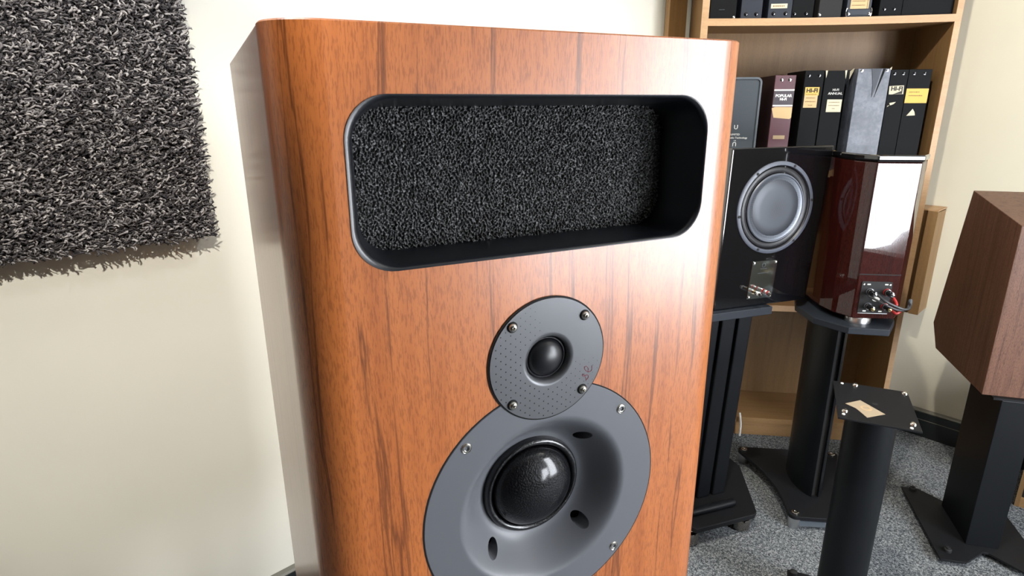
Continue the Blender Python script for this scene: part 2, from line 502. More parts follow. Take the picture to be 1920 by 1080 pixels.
for k, W in enumerate((W1, W2)):
    fr = MB()
    for a, b in ((W[0], W[0] + .02), (W[1] - .02, W[1])): fr.box(a, b, WB - .045, WB - .005, W[2], W[3])
    fr.box(W[0], W[1], WB - .046, WB - .006, W[3] - .02, W[3])
    room_obj('trim_%d' % (k + 1), fr, M['mullion'])
    room_obj('trim_%d' % (k + 3), MB().box(W[0], W[1], WB - .1, WB - .095, W[2], W[3]), M['mullion'])
# skirting boards
def skirting(name, x0, x1, y0, y1, along):
    mb = MB().box(x0, x1, y0, y1, 0, 0.098)
    o = room_obj(name, mb, M['blackskirt'])
    if along == 'x':
        b = MB().prism([(y0 + .002, .098), (y1, .098), (y1, .1085), (y0 + .004, .1065), (y0 - .001, .103)], x0, x1, axis='x')
        g = MB().box(x0, x1, y0 - .0015, y0, .069, .0715)
    else:
        b = MB().prism([(x0 + .002, .098), (x1, .098), (x1, .1085), (x0 + .004, .1065), (x0 - .001, .103)], y0, y1, axis='y')
        g = MB().box(x0 - .0015, x0, y0, y1, .069, .0715)
    for nm, q, mm in (('top_bead', b, M['skirtbead']), ('groove_line', g, M['skirtbead'])):
        c = q.build(nm, mm); c.parent = o
    return o
skirting('baseboard_left', WS, WR - .02, WL - .018, WL - .0005, 'x')
skirting('baseboard_right', WR - .018, WR - .0005, WB, WL - .02, 'y')

# ------------------------------------------------------------------ the big loudspeaker
S0 = 0.41
BT = CAM_H + 0.0489            # cabinet top
BB = BT - 0.87                 # cabinet bottom
SL, SR = 0.0357, 0.4130
SR = 0.4300
RC = 0.034
D = 0.50
T = Thing('floorstanding_loudspeaker', 'large orange walnut loudspeaker in the foreground with a foam-filled vent and round grey drivers', 'loudspeaker', 25.77, (0.224, S0 + 0.25, BB))
def P(sx, t): return (sx, S0 + t)
# baffle: plan outline with rounded front corners, 38 mm deep
BD = 0.0385
plan_f = arc(SL + RC, S0 + RC, RC, 180, 270, 12) + arc(SR - RC, S0 + RC, RC, 270, 360, 12)
plan = [(SL, S0 + BD)] + plan_f + [(SR, S0 + BD)]
rz0, rz1 = CAM_H - 0.1139, CAM_H + 0.0049
rx0, rx1 = 0.0783, 0.3831
tw = (0.2308, CAM_H - 0.2054)
md = (0.2321, CAM_H - 0.3453)
def ring2(c, r, n=64): return [(c[0] + r * math.cos(2 * PI * k / n), c[1] + r * math.sin(2 * PI * k / n)) for k in range(n)]
mb = MB()
e = 0.0011
def inset(poly, d):
    out = []
    n = len(poly)
    for i in range(n):
        p0, p1, p2 = Vector(poly[max(i - 1, 0)]), Vector(poly[i]), Vector(poly[min(i + 1, n - 1)])
        dr = (p2 - p0).normalized(); nm = Vector((-dr.y, dr.x))
        out.append(tuple(p1 + nm * d))
    return out
pin = inset(plan, e)
zt, zb = BT - e, BB + e
# front flat panel with openings
fx0, fx1 = SL + RC, SR - RC
outer = [(fx0, zb), (fx1, zb), (fx1, zt), (fx0, zt)]
holes = [rrect(rx0, rx1, rz0, rz1, 0.030, 10), ring2(md, 0.0845, 64), ring2(tw, 0.030, 48)]
bmf = bmesh.new()
for lp in [outer] + holes:
    vv_ = [bmf.verts.new((p[0], S0, p[1])) for p in lp]
    for i in range(len(vv_)): bmf.edges.new((vv_[i], vv_[(i + 1) % len(vv_)]))
bmesh.ops.triangle_fill(bmf, use_beauty=True, use_dissolve=False, edges=bmf.edges[:], normal=(0, -1, 0))
bmf.verts.index_update()
mb.add([tuple(v.co) for v in bmf.verts], [tuple(v.index for v in f.verts) for f in bmf.faces], False)
bmf.free()
# curved flanks
def strip(pl, z0, z1, smooth=True):
    n = len(pl)
    mb.add([(p[0], p[1], z0) for p in pl] + [(p[0], p[1], z1) for p in pl], [(i, i + 1, n + i + 1, n + i) for i in range(n - 1)], smooth)
strip(plan[:14], zb, zt); strip(plan[14:], zb, zt)
n = len(plan)
for z_a, z_b in ((zt, BT), (zb, BB)):
    mb.add([(p[0], p[1], z_a) for p in plan] + [(p[0], p[1], z_b) for p in pin], [(i, i + 1, n + i + 1, n + i) for i in range(n - 1)], False)
    mb.add([(p[0], p[1], z_b) for p in pin], [tuple(range(n))], False)
baffle = mb.build('front_baffle', M['cherry'], T, fix=False)
mb = MB().add([(x, y, z) for z in (BB, BT) for y in (S0 + BD + .0030, S0 + D) for x in (SL + .0005, SR - .0005)], [(0, 2, 3, 1), (4, 5, 7, 6), (2, 6, 7, 3), (0, 4, 6, 2), (1, 3, 7, 5)])
mb.build('cabinet_body', M['cherry_side'], T, bevel=0.0015)
# vent liner: flared satin black lip, loft from the opening to the foam
mb = MB()
rows = []
prof_l = [(0.005 * math.sin(math.radians(p)), -0.0006 + 0.005 * (1 - math.cos(math.radians(p)))) for p in range(0, 76, 15)]
prof_l += [(0.00483 + 0.0092 * k / 5, 0.0031 + 0.0409 * k / 5) for k in range(1, 6)]
prof_s = [(0.003 * math.sin(math.radians(p)), -0.0006 + 0.005 * (1 - math.cos(math.radians(p)))) for p in range(0, 76, 15)]
NL = len(prof_l) - 1
for k in range(NL + 1):
    il, t = prof_l[k]; is_ = prof_s[min(k, 5)][0]
    a = max(0.0, (k - 5) / 5)
    rows.append((t, rrect(rx0 - .0004 + il, rx1 + .0004 - is_ - .0120 * a, rz0 - .0004 + is_ + .0025 * a, rz1 + .0004 - is_ - .0055 * a, 0.030 - 0.006 * a, 10)))
vs = []; fs = []
nn = len(rows[0][1])
for t, pl in rows: vs += [(p[0], S0 + t, p[1]) for p in pl]
for k in range(NL):
    for i in range(nn):
        j = (i + 1) % nn
        fs.append((k * nn + i, k * nn + j, (k + 1) * nn + j, (k + 1) * nn + i))
mb.add(vs, fs, True)
liner = mb.build('vent_liner', M['linerblack'], T, fix=False, label='satin black flared rim of the vent')
# foam: bumpy sheet at the back of the vent
NX, NZ = 560, 205
fx = np.linspace(rx0 + .0128, rx1 - .0140, NX); fz = np.linspace(rz0 + .0045, rz1 - .0075, NZ)
a = rng.standard_normal((NZ, NX))
def blur(a, s):
    k = np.exp(-np.arange(-4 * int(s + 1), 4 * int(s + 1) + 1) ** 2 / (2 * s * s)); k /= k.sum()
    a = np.apply_along_axis(lambda r: np.convolve(r, k, 'same'), 0, a)
    return np.apply_along_axis(lambda r: np.convolve(r, k, 'same'), 1, a)
h = blur(a, 0.9) - blur(a, 2.2); h /= h.std()
h = np.clip(h, -1.3, 1.6)
X, Z = np.meshgrid(fx, fz)
Y = S0 + 0.0425 - 0.0009 * h + 0.0004
vv = np.stack([X - T.org.x, Y - T.org.y, Z - T.org.z], -1).reshape(-1, 3)
idx = np.arange(NX * NZ).reshape(NZ, NX)
q = np.stack([idx[:-1, :-1], idx[:-1, 1:], idx[1:, 1:], idx[1:, :-1]], -1).reshape(-1, 4)
def fast_mesh(name, verts, quads, smooth=True):
    me = bpy.data.meshes.new(name)
    me.vertices.add(len(verts)); me.vertices.foreach_set('co', verts.astype(np.float32).ravel())
    k = quads.shape[1]
    me.loops.add(quads.size); me.loops.foreach_set('vertex_index', quads.astype(np.int32).ravel())
    me.polygons.add(len(quads)); me.polygons.foreach_set('loop_start', np.arange(0, quads.size, k, dtype=np.int32))
    me.polygons.foreach_set('use_smooth', np.full(len(quads), smooth))
    me.update(calc_edges=True); me.validate()
    return me
me = fast_mesh('vent_foam', vv, q); me.materials.append(M['foam'])
fo = bpy.data.objects.new('vent_foam', me); COL.objects.link(fo); fo.parent = T.root; fo['label'] = 'black open-cell foam filling the vent'

# drivers
def screw(T, par, c, t, r, kind):
    """button or countersunk screw with a hex socket, axis along n, front towards -n"""
    y = S0 + t
    if kind == 'button':
        pr = [(r * 1.0, 0), (r * 1.0, -r * .25), (r * .85, -r * .62), (r * .55, -r * .8), (r * .36, -r * .82), (r * .34, -r * .35), (0, -r * .35)]
    else:
        pr = [(r, 0.0), (r, -.0004), (r * .94, -.0008), (r * .86, -.0005), (r * .80, -.0005), (r * .74, -.0012), (r * .50, -.0014), (r * .42, -.0012), (r * .38, r * .25), (0, r * .25)]
    o = MB().lathe([(p[0], p[1]) for p in pr], (c[0], y, c[1]), 'y', 20).build('screw', M['steel'], (T, par), fix=False)
    return o
def circle_plate(c, r, t, seg=96): pass
# mid-range plate: flat ring, smooth flare to the dome
flare = []
for k in range(15):
    a = k / 14
    r_ = 0.0835 - 0.034 * a
    f = (a * a * (3 - 2 * a)) ** 0.9
    flare.append((r_, -.0008 + 0.0312 * f))
prof = [(0.1152, 0.0004), (0.1155, -.0004), (0.1150, -.0008), (0.1140, -.0008), (0.0850, -.0008)] + flare + [(0.0485, .0310), (0.0480, 0.034)]
back = [(0.0480, 0.036), (0.052, 0.037), (0.070, 0.030), (0.084, .012), (0.0845, .0032), (0.1150, 0.0030)]
mbp = MB().lathe([(p[0], S0 + p[1]) for p in prof] + [(p[0], S0 + p[1]) for p in back] + [(0.1152, S0 + 0.0004)], (md[0], 0, md[1]), 'y', 96)
plate = mbp.build('midrange_plate', M['grey'], T, fix=True, label='grey round waveguide plate of the midrange driver')
bm = bmesh.new(); bm.from_mesh(plate.data); bmesh.ops.remove_doubles(bm, verts=bm.verts, dist=1e-6)
bmesh.ops.recalc_face_normals(bm, faces=bm.faces); bm.to_mesh(plate.data); bm.free()
cut = MB()
for sx, sz in ((1, 1), (1, -1), (-1, -1), (-1, 1)):
    cut.lathe([(0, S0 - .01), (.0066, S0 - .01), (.0066, S0 + .06), (0, S0 + .06)], (md[0] + sx * .0466, 0, md[1] + sz * .0466), 'y', 24)
cutter = cut.build('cutter', M['darkhole'], T, fix=True)
bo = plate.modifiers.new('vent_holes', 'BOOLEAN'); bo.operation = 'DIFFERENCE'; bo.object = cutter; bo.solver = 'EXACT'
bpy.context.view_layer.update()
dg = bpy.context.evaluated_depsgraph_get()
newme = bpy.data.meshes.new_from_object(plate.evaluated_get(dg))
plate.modifiers.clear(); plate.data = newme
bpy.data.objects.remove(cutter)
for p_ in plate.data.polygons: p_.use_smooth = True
try:
    plate.data.set_sharp_from_angle(angle=math.radians(32))
except Exception:
    pass
for sx, sz in ((1, 1), (1, -1), (-1, -1), (-1, 1)):
    MB().lathe([(.0068, S0 + .004), (.0068, S0 + .05), (0, S0 + .05)] if False else [(.0072, S0 + .032), (.0072, S0 + .05), (0, S0 + .05)], (md[0] + sx * .0466, 0, md[1] + sz * .0466), 'y', 20).build('vent_hole', M['darkhole'], (T, plate), fix=False)
MB().lathe([(0.1167, S0 - .0001), (0.1153, S0 - .0003)], (md[0], 0, md[1]), 'y', 96).build('gap_ring', M['darkhole'], (T, plate), fix=False)
# surround roll and dome
sur = [(.0495, .0315), (.0485, .0285)] + [(.0452 + .0036 * math.cos(a), .0285 - .0040 * math.sin(a)) for a in np.linspace(0, PI, 9)] + [(.0412, .0300), (.0405, .0285)]
MB().lathe([(p[0], S0 + p[1]) for p in sur], (md[0], 0, md[1]), 'y', 72).build('surround', M['surround'], (T, plate), fix=False, label='glossy black rubber surround')
dm = [(.0408 * math.sin(a), .0290 - .0205 * (math.cos(a) - 0.0)) for a in np.linspace(PI / 2 * 1.0, 0, 16)]
MB().lathe([(p[0], S0 + p[1]) for p in dm], (md[0], 0, md[1]), 'y', 72).build('dome', M['domeblack'], (T, plate), fix=False, label='large glossy black dome')
for sx, sz in ((1, 1), (1, -1), (-1, -1), (-1, 1)):
    screw(T, plate, (md[0] + sx * .0763, md[1] + sz * .0755), -.0007, .0048, 'flat')
# tweeter plate
prof = [(0.0534, .0020), (0.0541, -.0010), (0.0536, -.0021), (0.0530, -.0021), (0.0245, -.0021), (.0235, -.00208), (.0222, -.0018), (.0205, -.0006), (.0197, .0020), (.0192, .0075), (.0165, .0085)]
tp = MB().lathe([(p[0], S0 + p[1]) for p in prof], (tw[0], 0, tw[1]), 'y', 96).build('tweeter_plate', M['greyt'], T, fix=False, label='small grey round face plate of the tweeter')
MB().lathe([(0.0552, S0 - .0010), (0.0538, S0 - .0014)], (tw[0], 0, tw[1]), 'y', 96).build('gap_ring', M['darkhole'], (T, tp), fix=False)
rg = [(.0193 + .0 * a, .0060) for a in (0,)] + [(.0178 + .0013 * math.cos(a), .0052 - .0022 * math.sin(a)) for a in np.linspace(0, PI, 8)]
MB().lathe([(p[0], S0 + p[1]) for p in rg], (tw[0], 0, tw[1]), 'y', 56).build('surround', M['tweetring'], (T, tp), fix=False, label='thin satin black ring')
dm = [(.0166 * math.sin(a), .0058 - .0098 * math.cos(a)) for a in np.linspace(PI / 2, 0, 14)]
MB().lathe([(p[0], S0 + p[1]) for p in dm], (tw[0], 0, tw[1]), 'y', 56).build('dome', M['tweetdome'], (T, tp), fix=False, label='small black soft dome')
for sx, sz in ((1, 1), (1, -1), (-1, -1), (-1, 1)):
    MB().lathe([(.0048, S0 - .0021), (.0046, S0 - .0026), (0, S0 - .0026)], (tw[0] + sx * .0337, 0, tw[1] + sz * .0342), 'y', 20).build('washer', M['darkhole'], (T, tp), fix=False)
    screw(T, tp, (tw[0] + sx * .0337, tw[1] + sz * .0342), -.0026, .0037, 'button')
dots = MB()
px, pz = 0.0088, 0.0068
for i in range(-14, 15):
    for j in range(-17, 18):
        x = i * px / 2; z = j * pz + (pz / 2 if i % 2 else 0)
        r = math.hypot(x, z)
        if r > .0525 or r < .0245: continue
        if any(math.hypot(x - sx * .0337, z - sz * .0342) < .006 for sx in (1, -1) for sz in (1, -1)): continue
        if x + z * .55 > .012 and z > -.004: continue
        k = 1.0 - 0.5 * max(0, min(1, (x + z + .03) / .06))
        dots.lathe([(.00062 * k, S0 - .00215), (0, S0 - .00215)], (tw[0] + x, 0, tw[1] + z), 'y', 6, smooth=False)
dots.build('dimples', M['darkhole'], (T, tp), fix=False, kind='stuff', label='rows of tiny dark dimples')
# handwritten se mark, running up the right of the plate
def stroke(pts, ang, org, sc_, r, name):
    ca, sa = math.cos(ang), math.sin(ang)
    # smooth by Catmull-Rom
    P_ = [Vector(p) for p in pts]; out = []
    for i in range(len(P_) - 1):
        p0, p1, p2, p3 = P_[max(i - 1, 0)], P_[i], P_[i + 1], P_[min(i + 2, len(P_) - 1)]
        for k in range(6):
            t = k / 6
            out.append(0.5 * ((2 * p1) + (p2 - p0) * t + (2 * p0 - 5 * p1 + 4 * p2 - p3) * t * t + (-p0 + 3 * p1 - 3 * p2 + p3) * t ** 3))
    out.append(P_[-1])
    mbx = MB().tube([(org[0] + sc_ * (p.x * ca - p.y * sa), S0 - .0022, org[1] + sc_ * (p.x * sa + p.y * ca)) for p in out], r, 5)
    return mbx
ang = math.radians(62)
lg = stroke([(-.15, .05), (.15, .25), (.42, .75), (.30, .85), (.22, .62), (.48, .32), (.42, .05), (.15, .0), (-.05, .12)], ang, (tw[0] + .0385, tw[1] - .0265), .0085, .00028, 'logo')
lg2 = stroke([(.75, .30), (1.15, .50), (1.30, .85), (1.08, 1.0), (.85, .65), (.88, .18), (1.15, .0), (1.55, .25)], ang, (tw[0] + .0385, tw[1] - .0265), .0085, .00028, 'logo')
lg.add(lg2.v, lg2.f, True)
lg.build('script_mark', M['logo'], (T, tp), fix=False, label='dark red handwritten letters se')

# stand below the big speaker (hidden from this view, it carries the cabinet)
T2 = Thing('loudspeaker_stand', 'black steel stand carrying the large orange walnut loudspeaker', 'stand', 25.77, (0.224, S0 + 0.25, 0))
MB().box(SL + .03, SR - .03, S0 + .03, S0 + D - .03, BB - .012, BB).build('top_plate', M['blackpowder'], T2)
MB().box(SL + .0, SR - .0, S0 + .02, S0 + D, 0.0, .02).build('base_plate', M['blackpowder'], T2)
for sx in (SL + .08, SR - .08):
    for sy in (S0 + .10, S0 + D - .10):
        MB().lathe([(.03, .02), (.03, BB - .012)], (sx, sy, 0), 'z', 20, close=True).build('column', M['blackpowder'], T2)

# ------------------------------------------------------------------ shag rug panel on the left wall
RX0, RX1, RZ0, RZ1 = -0.42, 0.396, 0.999, 1.80
RT = Thing('wall_rug', 'shaggy dark grey rug panel hung on the cream left wall', 'rug', RD, (0.0, WL, RZ0))
MB().box(RX0 + .004, RX1 - .004, WL - .042, WL - .0005, RZ0 + .004, RZ1).build('backing_board', M['rugback'], RT, label='thin dark backing board')
sp = 0.0037
gx = np.arange(RX0, RX1, sp); gz = np.arange(RZ0, RZ1, sp)
GX, GZ = np.meshgrid(gx, gz)
N = GX.size
bx = (GX.ravel() + rng.uniform(-.5, .5, N) * sp); bz = (GZ.ravel() + rng.uniform(-.5, .5, N) * sp)
bx = np.clip(bx, RX0, RX1); bz = np.clip(bz, RZ0, RZ1)
L = rng.uniform(.009, .016, N)
# tilt directions vary slowly plus strongly per tuft
th = rng.uniform(0, 2 * PI, N)
tl = rng.uniform(.2, 1.2, N)
dx = np.cos(th) * tl; dz = np.sin(th) * tl - .25
edge = np.clip((bx - (RX1 - .02)) / .02, 0, 1); dx += edge * .7
edge = np.clip(((RZ0 + .02) - bz) / .02, 0, 1); dz -= edge * .6
dirv = np.stack([dx, -np.full(N, 1.0), dz], -1); dirv /= np.linalg.norm(dirv, axis=1, keepdims=True)
th2 = rng.uniform(0, 2 * PI, N)
curl = np.stack([np.cos(th2), -np.full(N, .1), np.sin(th2) - .15], -1)
rad = rng.uniform(.0013, .0020, N)
NS, SG = 5, 4
base = np.stack([bx, WL - .039 - rng.uniform(0, .007, N), bz], -1)
V = np.zeros((N, NS, SG, 3))
ax = np.cross(dirv, np.array([0, 0, 1.0])); ax /= np.linalg.norm(ax, axis=1, keepdims=True)
ay = np.cross(dirv, ax)
prf = [0.8, 1.0, 1.2, 1.2, 0.8]
for i in range(NS):
    t = i / (NS - 1)
    ctr = base + dirv * (L * t)[:, None] + curl * (L * .55 * t ** 2.5)[:, None] + ax * (L * .22 * math.sin(t * 5.5))[:, None] + ay * (L * .16 * math.sin(t * 4 + 1))[:, None] - dirv * (L * .42 * t ** 3)[:, None]
    for k in range(SG):
        a_ = 2 * PI * k / SG + i * .5
        V[:, i, k] = ctr + (ax * math.cos(a_) + ay * math.sin(a_)) * (rad * prf[i])[:, None]
V[..., 1] = np.minimum(V[..., 1], WL - .003)
V[..., 0] -= RT.org.x; V[..., 1] -= RT.org.y; V[..., 2] -= RT.org.z
pat = []
for i in range(NS - 1):
    for k in range(SG):
        pat.append((i * SG + k, i * SG + (k + 1) % SG, (i + 1) * SG + (k + 1) % SG, (i + 1) * SG + k))
pat.append(tuple((NS - 1) * SG + k for k in range(SG)))
pat = np.array(pat)
Q = (pat[None] + (np.arange(N) * NS * SG)[:, None, None]).reshape(-1, 4)
me = fast_mesh('shag_pile', V.reshape(-1, 3), Q); me.materials.append(M['yarn'])
po = bpy.data.objects.new('shag_pile', me); COL.objects.link(po); po.parent = RT.root; po['kind'] = 'stuff'; po['label'] = 'tufted grey and charcoal yarn pile'

# ------------------------------------------------------------------ bookcase across the corner
BU, BN, BDEG = 0.8318, 2.2084, -7.5
BK = Thing('oak_bookcase', 'light oak bookcase standing across the far corner with binders on its shelves', 'bookcase', BDEG, (BU - .11, BN, 0))
b0, b1 = BU - .499, BU + .283
DP = 0.245
for x0, x1 in ((b0, b0 + .022), (b1 - .018, b1)):
    sp_ = MB().box(x0, x1, BN + .003, BN + DP, 0, 2.05).build('side_panel', M['oak'], BK)
    MB().box(x0, x1, BN, BN + .003, 0, 2.05).build('edge_strip', M['oak_edge'], (BK, sp_), label='paler edge band')
i0, i1 = b0 + .022, b1 - .018
MB().box(i0, i1, BN + DP - .008, BN + DP, 0, 2.04).build('back_panel', M['oak'], BK)
SHZ = {}
for nm, z in (('A', 1.507), ('B', 1.026), ('C', 0.542)):
    vs = []; fs = []
    NSG = 12
    for i in range(NSG + 1):
        x = i0 + (i1 - i0) * i / NSG; sag = -0.0035 * math.sin(PI * i / NSG)
        for y in (BN + .003, BN + DP - .008):
            for zz in (z - .022, z): vs.append((x, y, zz + sag))
    for i in range(NSG):
        o = i * 4
        fs += [(o, o + 4, o + 5, o + 1), (o + 2, o + 3, o + 7, o + 6), (o + 1, o + 5, o + 7, o + 3), (o, o + 2, o + 6, o + 4)]
    sh = MB().add(vs, fs).build('shelf', M['oak_x'], BK)
    vs = []; fs = []
    for i in range(NSG + 1):
        x = i0 + (i1 - i0) * i / NSG; sag = -0.0035 * math.sin(PI * i / NSG)
        for y in (BN, BN + .003):
            for zz in (z - .022, z): vs.append((x, y, zz + sag))
    for i in range(NSG):
        o = i * 4
        fs += [(o, o + 4, o + 5, o + 1), (o + 2, o + 3, o + 7, o + 6), (o + 1, o + 5, o + 7, o + 3), (o, o + 2, o + 6, o + 4)]
    MB().add(vs, fs).build('edge_strip', M['oak_edge'], (BK, sh), label='paler edge band')
MB().box(i0, i1, BN + .003, BN + DP - .008, 1.98, 2.002).build('shelf', M['oak_x'], BK)
sh = MB().box(i0, i1, BN, BN + DP - .008, .058, .079).build('bottom_board', M['oak_x'], BK)
MB().box(i0, i1, BN + .012, BN + .030, 0, .058).build('plinth', M['oak_x'], BK)
# narrow oak board standing against the left wall behind the bookcase
OB = Thing('oak_board', 'narrow oak board standing against the wall left of the bookcase', 'board', RD, (2.05, 1.31, 0))
MB().box(1.993, 2.105, 1.297, 1.3145, 0, 2.1).build('board', M['oak'], OB, bevel=.001)

# ---- binders and boxes on the shelves (frame of the bookcase, s measured from BU)
def rivet(T, par, s, z, n, r=.0042, m='chrome'):
    MB().lathe([(r * 1.5, n), (r * 1.5, n - .0008), (r, n - .0010), (r, n - .0028), (r * .5, n - .0034), (0, n - .0034)], (s, 0, z), 'y', 10).build('rivet', M[m], (T, par) if par else T, fix=False)
def scribble(T, par, x0, x1, z, n, h, m, seed, name='print_line'):
    r_ = random.Random(seed); mbx = MB(); x = x0
    while x < x1:
        w_ = r_.uniform(.3, .8) * h * 1.2
        mbx.box(x, min(x + w_, x1), n - .0004, n, z - h / 2 * r_.uniform(.6, 1), z + h / 2 * r_.uniform(.6, 1))
        x += w_ + h * .35
    mbx.build(name, M[m], (T, par), fix=False)
def folder(label, s0, s1, zb, zt, off, m, depth=.20, group='binders on the middle shelf', name='ring_binder', cat='binder', taper=0.0):
    T = Thing(name, label, cat, BDEG, (BU + (s0 + s1) / 2, BN + off + depth / 2, zb), group)
    x0, x1 = BU + s0, BU + s1
    y0 = BN + off
    # spine and two boards
    sp_ = MB().box(x0, x1, y0, y0 + .004, zb, zt).build('spine', M[m], T, bevel=.0012)
    for a, b in ((x0, x0 + .003), (x1 - .003, x1)):
        MB().box(a, b, y0 + .0042, y0 + depth, zb, zt).build('board', M[m if m != 'maroon' else 'maroon_dark'], T)
    MB().box(x0 + .0035, x1 - .0035, y0 + .012, y0 + depth - .006, zb + .004, zt - .006).build('page_block', M['blackmatt' if m != 'x' else 'cream'], T)
    return T, sp_, x0, x1, y0
ZB = 1.0262
ZS = lambda s, z=ZB: z - 0.0035 * math.sin(PI * max(0, min(1, (s + .477) / .742))) + .0003
# shelf B
s0, s1 = -.45, -.2825
T = Thing('grey_case', 'slate grey rounded case with small white lettering, left end of the middle shelf', 'case', BDEG, (BU + (s0 + s1) / 2, BN + .1, ZS(-.36)))
zz = ZS(-.36)
pl = rrect(BU + s0, BU + s1, zz, zz + .302, .018, 6)
cs = MB().prism(pl, BN + .024, BN + .20, axis='y').build('shell', M['slate'], T)
outer = rrect(BU + s0, BU + s1, zz, zz + .302, .018, 6); inner = rrect(BU + s0 + .006, BU + s1 - .006, zz + .006, zz + .296, .013, 6)
mbx = MB(); nn_ = len(outer)
mbx.add([(p[0], BN + .0235, p[1]) for p in outer] + [(p[0], BN + .019, p[1]) for p in outer] + [(p[0], BN + .019, p[1]) for p in inner] + [(p[0], BN + .0238, p[1]) for p in inner],
        [(r * nn_ + i, r * nn_ + (i + 1) % nn_, (r + 1) * nn_ + (i + 1) % nn_, (r + 1) * nn_ + i) for r in range(3) for i in range(nn_)], False)
mbx.build('rim', M['slate_rim'], T, fix=False, label='raised lighter rim')
text('U', .020, 'lettering', M['white'], T, (BU - .352, BN + .0232, 1.165))
text('LIMITED', .0085, 'lettering', M['white'], T, (BU - .352, BN + .0232, 1.141))
text('Audio Technology', .0085, 'lettering', M['white'], T, (BU - .343, BN + .0232, 1.130))
text('18', .0085, 'lettering', M['white'], T, (BU - .352, BN + .0232, 1.119))

T, spn, x0, x1, y0 = folder('maroon binder with white-lined title band and torn tan sticker', -.243, -.1775, ZS(-.21), 1.332, .018, 'maroon')
for s in (-.222, -.197): rivet(T, spn, BU + s, 1.318, y0, .0036)
MB().box(x0 + .001, x1 - .001, y0 - .0012, y0 - .0001, 1.283, 1.2875).build('white_line', M['white'], (T, spn))
MB().box(x0 + .001, x1 - .001, y0 - .0012, y0 - .0001, 1.2335, 1.238).build('white_line', M['white'], (T, spn))
MB().box(x0 + .001, x1 - .001, y0 - .0008, y0 - .0001, 1.238, 1.283).build('title_band', mat('dark_band', (.035, .025, .035), .5), (T, spn))
text('POPULAR', .0120, 'title', M['white'], T, (BU - .2105, y0 - .0012, 1.267), par=spn, bold=.0004)
text('HI-FI', .0110, 'title', M['white'], T, (BU - .2105, y0 - .0012, 1.256), par=spn, bold=.0004)
MB().prism([(x0 - .001, 1.2275), (x0 + .008, 1.197), (x1 - .006, 1.1925), (x1 - .0005, 1.197), (x1 - .001, 1.231), (x0 + .01, 1.2315)], y0 - .001, y0 - .0001, axis='y').build('sticker', M['tan'], (T, spn), label='torn tan sticker')
MB().box(x0 + .014, x1 - .014, y0 - .0012, y0 - .0001, 1.127, 1.139).build('silver_badge', mat('worn_gilt', (.35, .26, .15), .4, metal=.5), (T, spn))

T, spn, x0, x1, y0 = folder('black binder with tall tan label, right of the maroon one', -.1505, -.0905, ZS(-.12), 1.346, .018, 'binder')
for s in (-.138, -.106): rivet(T, spn, BU + s, 1.330, y0, .003, 'blackgloss')
lb = MB().box(BU - .1445, BU - .1025, y0 - .0008, y0 - .0001, 1.229, 1.294).build('label', M['tan'], (T, spn), label='tan paper label')
MB().box(BU - .1445, BU - .1005, y0 - .0010, y0 - .0008, 1.268, 1.294).build('label', M['yellow'], (T, spn), label='yellow title strip')
text('HI-FI', .0180, 'title', M['ink'], T, (BU - .1225, y0 - .0014, 1.283), par=spn, bold=.0007)
for k, (a, b) in enumerate(((-.141, -.106), (-.138, -.110), (-.140, -.108), (-.130, -.116))):
    scribble(T, spn, BU + a, BU + b, 1.2715 - k * .0115, y0 - .0011, .003, 'inkbrown', k)

T, spn, x0, x1, y0 = folder('black binder with white title and pale square label, fourth along the middle shelf', -.0865, -.0215, ZS(-.05), 1.345, .020, 'binder')
MB().prism([(x0 - .001, 1.3455), (x0 + .006, 1.3455), (x0 + .003, 1.322)], y0 - .001, y0 - .0001, axis='y').build('torn_corner', M['cream'], (T, spn), label='torn corner showing cream board')
MB().prism([(x1 - .006, 1.3455), (x1 + .0005, 1.3455), (x1 - .001, 1.318)], y0 - .001, y0 - .0001, axis='y').build('torn_corner', M['cream'], (T, spn), label='torn corner showing cream board')
text('HI-FI', .0100, 'title', M['white'], T, (BU - .048, y0 - .0006, 1.285), par=spn)
text('ANNUAL', .0110, 'title', M['white'], T, (BU - .048, y0 - .0006, 1.2735), par=spn)
MB().box(BU - .070, BU - .024, y0 - .0008, y0 - .0001, 1.215, 1.255).build('label', M['cream'], (T, spn), label='pale square label')
for k in range(3): scribble(T, spn, BU - .064 + (k == 2) * .012, BU - .031 - (k == 2) * .012, 1.246 - k * .010, y0 - .0009, .0026, 'inkbrown', 7 + k)

T, spn, x0, x1, y0 = folder('wide worn blue-grey box file with creased spine, middle of the shelf', .002, .1005, ZS(.05), 1.349, -.008, 'greyworn', depth=.215)
for s in (.013, .089): rivet(T, spn, BU + s, 1.343, y0, .0028)
MB().prism([(x0 + .04, 1.349), (x0 + .07, 1.349), (x0 + .062, 1.30), (x0 + .052, 1.262), (x0 + .050, 1.30)], y0 - .0016, y0 - .0001, axis='y').build('crease', M['binder_blue'], (T, spn), label='dark glossy crease')
MB().prism([(x0 + .075, 1.348), (x0 + .082, 1.348), (x0 + .066, 1.285), (x0 + .060, 1.262)], y0 - .0014, y0 - .0001, axis='y').build('crease', M['binder'], (T, spn))
MB().prism([(x1 - .004, 1.349), (x1 + .0015, 1.354), (x1, 1.344)], y0 - .001, y0 + .002, axis='y').build('torn_corner', M['cream'], (T, spn))
MB().prism([(x0 - .013, 1.343), (x0 - .001, 1.352), (x0 - .003, 1.342), (x0 - .012, 1.318)], y0 + .03, y0 + .032, axis='y').build('torn_flap', M['cream'], (T, spn), label='torn cream flap of board')

